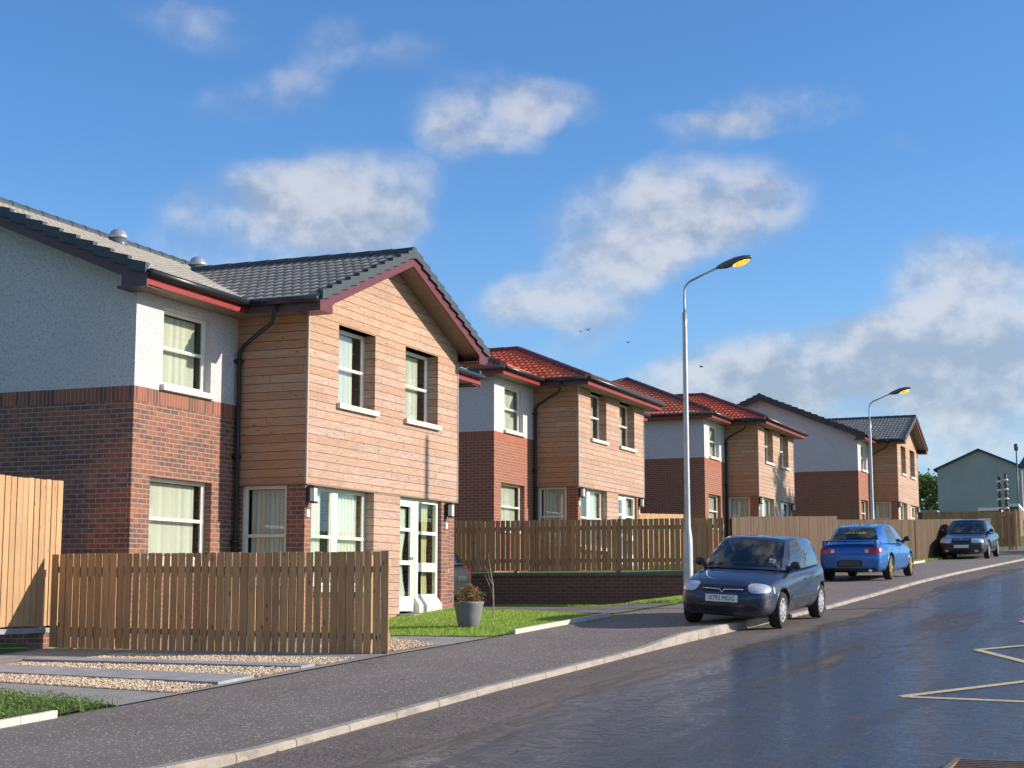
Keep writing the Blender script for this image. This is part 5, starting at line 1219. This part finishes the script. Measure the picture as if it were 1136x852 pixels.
# ------------------------------------------------------------------ trees
def tree(name, label, loc, h, cr, trunk_h, leaf_mat, n=5000, leaf=.16, kind='round', seed=1, group=None, sq=1.0):
    random.seed(seed); Tn = thing(name, label, 'tree', loc, 0, group); mb = MB()
    mb.tube([(0, 0, -.3), (.05, .02, trunk_h * .5), (0, .08, trunk_h), (.05, .05, h * .75), (0, 0, h * .93)], [h * .03, h * .024, h * .02, h * .009, h * .003], 9)
    tips = []
    nb = 16 if kind == 'round' else 34
    for i in range(nb):
        f = (i + .5) / nb; z0 = trunk_h * .8 + (h * .86 - trunk_h * .8) * f; a = i * 2.399 + random.uniform(-.3, .3)
        if kind == 'round': L_ = cr * (.55 + .5 * math.sin(math.pi * min(1, f * .9 + .12))) * random.uniform(.75, 1.1); rise = L_ * random.uniform(.25, .7)
        else: L_ = cr * (1.02 - f) * random.uniform(.8, 1.1); rise = -L_ * .12
        e = Vector((math.cos(a) * L_, math.sin(a) * L_, z0 + rise)); s0 = Vector((0, 0, z0)); m_ = s0.lerp(e, .5) + Vector((0, 0, L_ * .08))
        mb.tube([s0, m_, e], [h * .009 * (1.1 - f * .6), h * .005, h * .002], 6); tips += [(s0.lerp(m_, .7), .6), (m_, .8), (m_.lerp(e, .5), 1), (e, 1), (e + Vector((0, 0, L_ * .12)), .8)]
    tips.append((Vector((0, 0, h * .95)), .6))
    mb.build('trunk', M['bark'], Tn, smooth=True)
    mb = MB()
    cl = []
    for p, w in tips:
        for _ in range(3 if kind == 'round' else 2): cl.append((p + Vector([random.gauss(0, cr * (.13 if kind == 'round' else .06)) for _ in range(3)]), random.uniform(.10, .22) * cr * w * (1 if kind == 'round' else .6)))
    for i in range(n):
        c, r_ = random.choice(cl); p = c + Vector([random.gauss(0, r_ * .55) for _ in range(3)]); p.z = max(p.z, trunk_h * .5)
        s = leaf * random.uniform(.5, 1.2); d = Vector([random.gauss(0, 1) for _ in range(3)]).normalized() * s; w = d.orthogonal().normalized() * s * .55
        mb.add([p - d, p + w, p + d, p - w], [(0, 1, 2, 3)])
    mb.build('crown', leaf_mat, Tn, recalc=False); return Tn
M['bark'] = plain('brown_bark', (.11, .08, .055), .9, .3, 6, .8, 30)
M['leaf'] = m_leaf('broad_leaves', (.10, .17, .03), (.20, .26, .055), .8); M['leafd'] = m_leaf('dark_conifer', (.025, .06, .03), (.05, .10, .045), 1)
TG = 'trees beyond the last timber clad house'
def gpos(px, X, dx=0): p = at(px, 570, X); return (X, p.y, G(X) - .2)
tree('broadleaf_tree', 'yellow green bushy tree at the end of the house row', gpos(1029, 160), 5.0, 1.5, .7, M['leaf'], 3200, .15, seed=3, group=TG)
tree('broadleaf_tree', 'green tree half hidden behind the gable of the farthest timber clad house', gpos(1020.5, 164), 5.6, 1.5, .9, M['leaf'], 3000, .16, seed=5, group=TG)
tree('conifer_tree', 'dark slim conifer rising behind the yellow green tree', gpos(1031.5, 168), 6.3, 1.0, .8, M['leafd'], 2200, .13, 'conifer', seed=8, group=TG)
tree('conifer_tree', 'shorter dark conifer beside the blue grey gable end', gpos(1039.5, 166), 4.9, 1.2, .8, M['leafd'], 2400, .13, 'conifer', seed=9, group=TG)
tree('street_tree', 'tall narrow tree standing across the road out of the picture', (72.8, -9.4, G(72.8) - .1), 15.2, 2.5, 3.5, M['leaf'], 6500, .18, seed=12)

# ------------------------------------------------------------------ far buildings
M['greyr'] = plain('blue_grey_render', (.42, .37, .34), .9, .08, .5, .3, 40); M['roofd'] = plain('dark_roof_covering', (.07, .065, .07), .8, .15, 3)
FH = thing('gable_house', 'large plain blue grey gable end at the top of the street', 'house', (150, 10.75, 6.0), 0)
W5 = 7.45; EH = 5.1; RH = 6.75
mb = MB(); pts = [(0, -1.5), (W5, -1.5), (W5, EH), (W5 / 2, RH), (0, EH)]
mb.add([(0, y, z) for y, z in pts] + [(11, y, z) for y, z in pts], [(0, 1, 2, 3, 4), (9, 8, 7, 6, 5)] + [(i, (i + 1) % 5, 5 + (i + 1) % 5, 5 + i) for i in (0, 1, 4)]); mb.build('wall', M['greyr'], FH)
for s, (ya, yb) in enumerate(((-.3, W5 / 2), (W5 + .3, W5 / 2))):
    za = EH - .3 * (RH - EH) / (W5 / 2); mb = MB(); mb.add([(x, y, z) for x in (-.25, 11.2) for (y, z) in ((ya, za + .02), (yb, RH + .02), (yb, RH + .20), (ya, za + .20))], [(0, 1, 2, 3), (7, 6, 5, 4), (0, 4, 5, 1), (1, 5, 6, 2), (2, 6, 7, 3), (3, 7, 4, 0)]); mb.build('roof', M['roofd'], FH)
mb = MB(); mb.box(5, 5.7, W5 / 2 - .3, W5 / 2 + .3, RH - .1, RH + .9) if False else mb.box(2, 3.2, -.05, -.02, 1, 2.2); mb.build('window', M['glass'], FH)
CH = thing('cream_house', 'cream rendered house cut off by the right edge, beyond the fences', 'house', (124, 8.85, 4.2), R(-62))
cr_ = plain('cream_render', (.72, .70, .52), .9, .06, 1)
mb = MB(); mb.box(0, 7, -7, 0, -1, 5.0); mb.build('wall', cr_, CH); mb = MB(); mb.add([(x, y, z) for x in (-.3, 7.3) for (y, z) in ((-7.3, 4.95), (.3, 4.95), (-3.5, 7))], [(0, 1, 2), (5, 4, 3), (0, 3, 4, 1), (1, 4, 5, 2), (2, 5, 3, 0)]); mb.build('roof', M['roofd'], CH)
for z0 in (1.0, 3.4):
    for x0 in (.8, 4.4):
        mb = MB(); mb.box(x0, x0 + 1.4, -7.06, -7.01, z0, z0 + 1.2); w_ = mb.build('window', M['frame'], CH); mb = MB(); mb.box(x0 + .08, x0 + 1.32, -7.075, -7.062, z0 + .08, z0 + 1.12); mb.build('pane', M['glass'], w_)
    for y0 in (-1.6, -5.2):
        mb = MB(); mb.box(-.06, -.01, y0 - 1, y0, z0, z0 + 1.2); w_ = mb.build('window', M['frame'], CH); mb = MB(); mb.box(-.075, -.062, y0 - .92, y0 - .08, z0 + .08, z0 + 1.12); mb.build('pane', M['trim'], w_)
def shed(px0, px1, ytop, X, label, hh=2.6, roofm=None, depth=3.0):
    a, b = at(px0, ytop, X), at(px1, ytop, X); Tn = thing('garden_shed', label, 'shed', (X, b.y, a.z - hh)); w = a.y - b.y
    mb = MB(); mb.box(0, depth, 0.03, w - .03, -1, hh - .16); mb.build('wall', plain('shed_boarding', (.16, .12, .09), .85), Tn)
    mb = MB(); mb.add([(-.15, 0, hh - .16), (depth + .15, 0, hh - .3), (depth + .15, w, hh - .3), (-.15, w, hh - .16), (-.15, 0, hh), (depth + .15, 0, hh - .14), (depth + .15, w, hh - .14), (-.15, w, hh)], [(0, 1, 2, 3), (4, 7, 6, 5), (0, 4, 5, 1), (1, 5, 6, 2), (2, 6, 7, 3), (3, 7, 4, 0)]); mb.build('roof', roofm or M['white'], Tn)
shed(1085, 1109, 563.5, 88, 'low shed with a white roof edge behind the dark board fence', 2.3)
shed(1119, 1130.5, 559, 96, 'small white roofed outbuilding at the far right beside the thin dark pole', 2.6)
shed(1003, 1040, 566.5, 98, 'low grey roofed outbuilding at the foot of the trees', 2.2, plain('grey_felt_roof', (.30, .31, .32), .8))
for px, nm in ((1109.6, 'left of a pair of dark garden posts with pale bands, before the blue grey gable'), (1117, 'right of a pair of dark garden posts with pale bands, before the blue grey gable')):
    X = 84; p = at(px, 568, X); q = at(px, 527 - (2 if px > 1112 else 0), X); Tn = thing('banded_post', nm, 'post', (X, p.y, p.z - 1.2), 0, 'banded garden posts'); Hh = q.z - p.z + 1.2
    mb = MB(); mb.lathe([(.07, 0), (.07, Hh - .1), (.03, Hh)], 10); mb.build('shaft', M['trim'], Tn, smooth=True)
    for k in range(7): z = 1.35 + k * (Hh - 1.5) / 7; mb = MB(); mb.lathe([(.085, z), (.13, z + .03), (.13, z + .07), (.085, z + .10)], 10); mb.build('band', M['white'] if k % 2 == 0 else M['lantern'], Tn, smooth=True)
X = 110; p = at(1131.5, 600, X); q = at(1131.5, 492, X); Tn = thing('lamp_column', 'thin dark lamp column by the right edge at the top of the street', 'street lamp', (X, p.y, p.z - .3))
Hh = q.z - p.z + .3; mb = MB(); mb.lathe([(.07, 0), (.055, Hh * .5), (.045, Hh - .5)], 10); mb.build('column', M['lantern'], Tn, smooth=True)
mb = MB(); mb.lathe([(.05, Hh - .5), (.13, Hh - .42), (.16, Hh - .1), (.08, Hh), (.01, Hh + .01)], 12); mb.build('lantern', M['lantern'], Tn, smooth=True)
# two pale posts at the ends of the dark board fence
for px, lb in ((1120, 'pale timber post against the dark board fence'), (1127.5, 'pale post at the road end of the dark board fence')):
    p = at(px, 602, 72.38); q = at(px, 565, 72.38); mb = MB(); mb.box(p.x - .05, p.x + .05, p.y - .05, p.y + .05, G(72.4) - .3, q.z); o = mb.build('timber_post', M['fence_fresh']); tag(o, lb, 'post')

# ------------------------------------------------------------------ birds
for (px, py, X, s, ang, lb) in ((644, 368, 58, .10, 25, 'left bird of the close pair in the sky over the red roofs'), (652.5, 366, 58, .095, -10, 'right bird of the close pair in the sky over the red roofs'),
                            (697, 380, 60, .085, 40, 'lone small dark bird left of the nearer lamp column'), (778, 407, 62, .085, 70, 'lone small dark bird right of the nearer lamp column')):
    p = at(px, py, X); B_ = thing('bird', lb, 'bird', tuple(p), R(ang), 'birds in the sky'); f = s * 1.3
    prof = [(.001, -.9), (.12, -.6), (.2, -.1), (.2, .25), (.12, .5), (.14, .66), (.09, .8), (.001, .95)]
    mb = MB(); mb.lathe([(r_ * f, z * f) for r_, z in prof], 8, Matrix.Rotation(R(84), 4, 'Y')); mb.build('body', M['trim'], B_, smooth=True)
    for sy in (-1, 1):
        mb = MB(); vs = [(.25 * f, sy * .1 * f, .04 * f), (.30 * f, sy * .75 * f, .45 * f), (-.05 * f, sy * 1.55 * f, .28 * f), (-.25 * f, sy * .8 * f, .36 * f), (-.3 * f, sy * .1 * f, .03 * f)]
        vs += [(x, y, z + .03 * f) for x, y, z in vs]; mb.add(vs, [(0, 1, 3, 4), (1, 2, 3), (5, 9, 8, 6), (6, 8, 7)] + [(i, (i + 1) % 5, 5 + (i + 1) % 5, 5 + i) for i in range(5)]); mb.build('wing', M['trim'], B_)
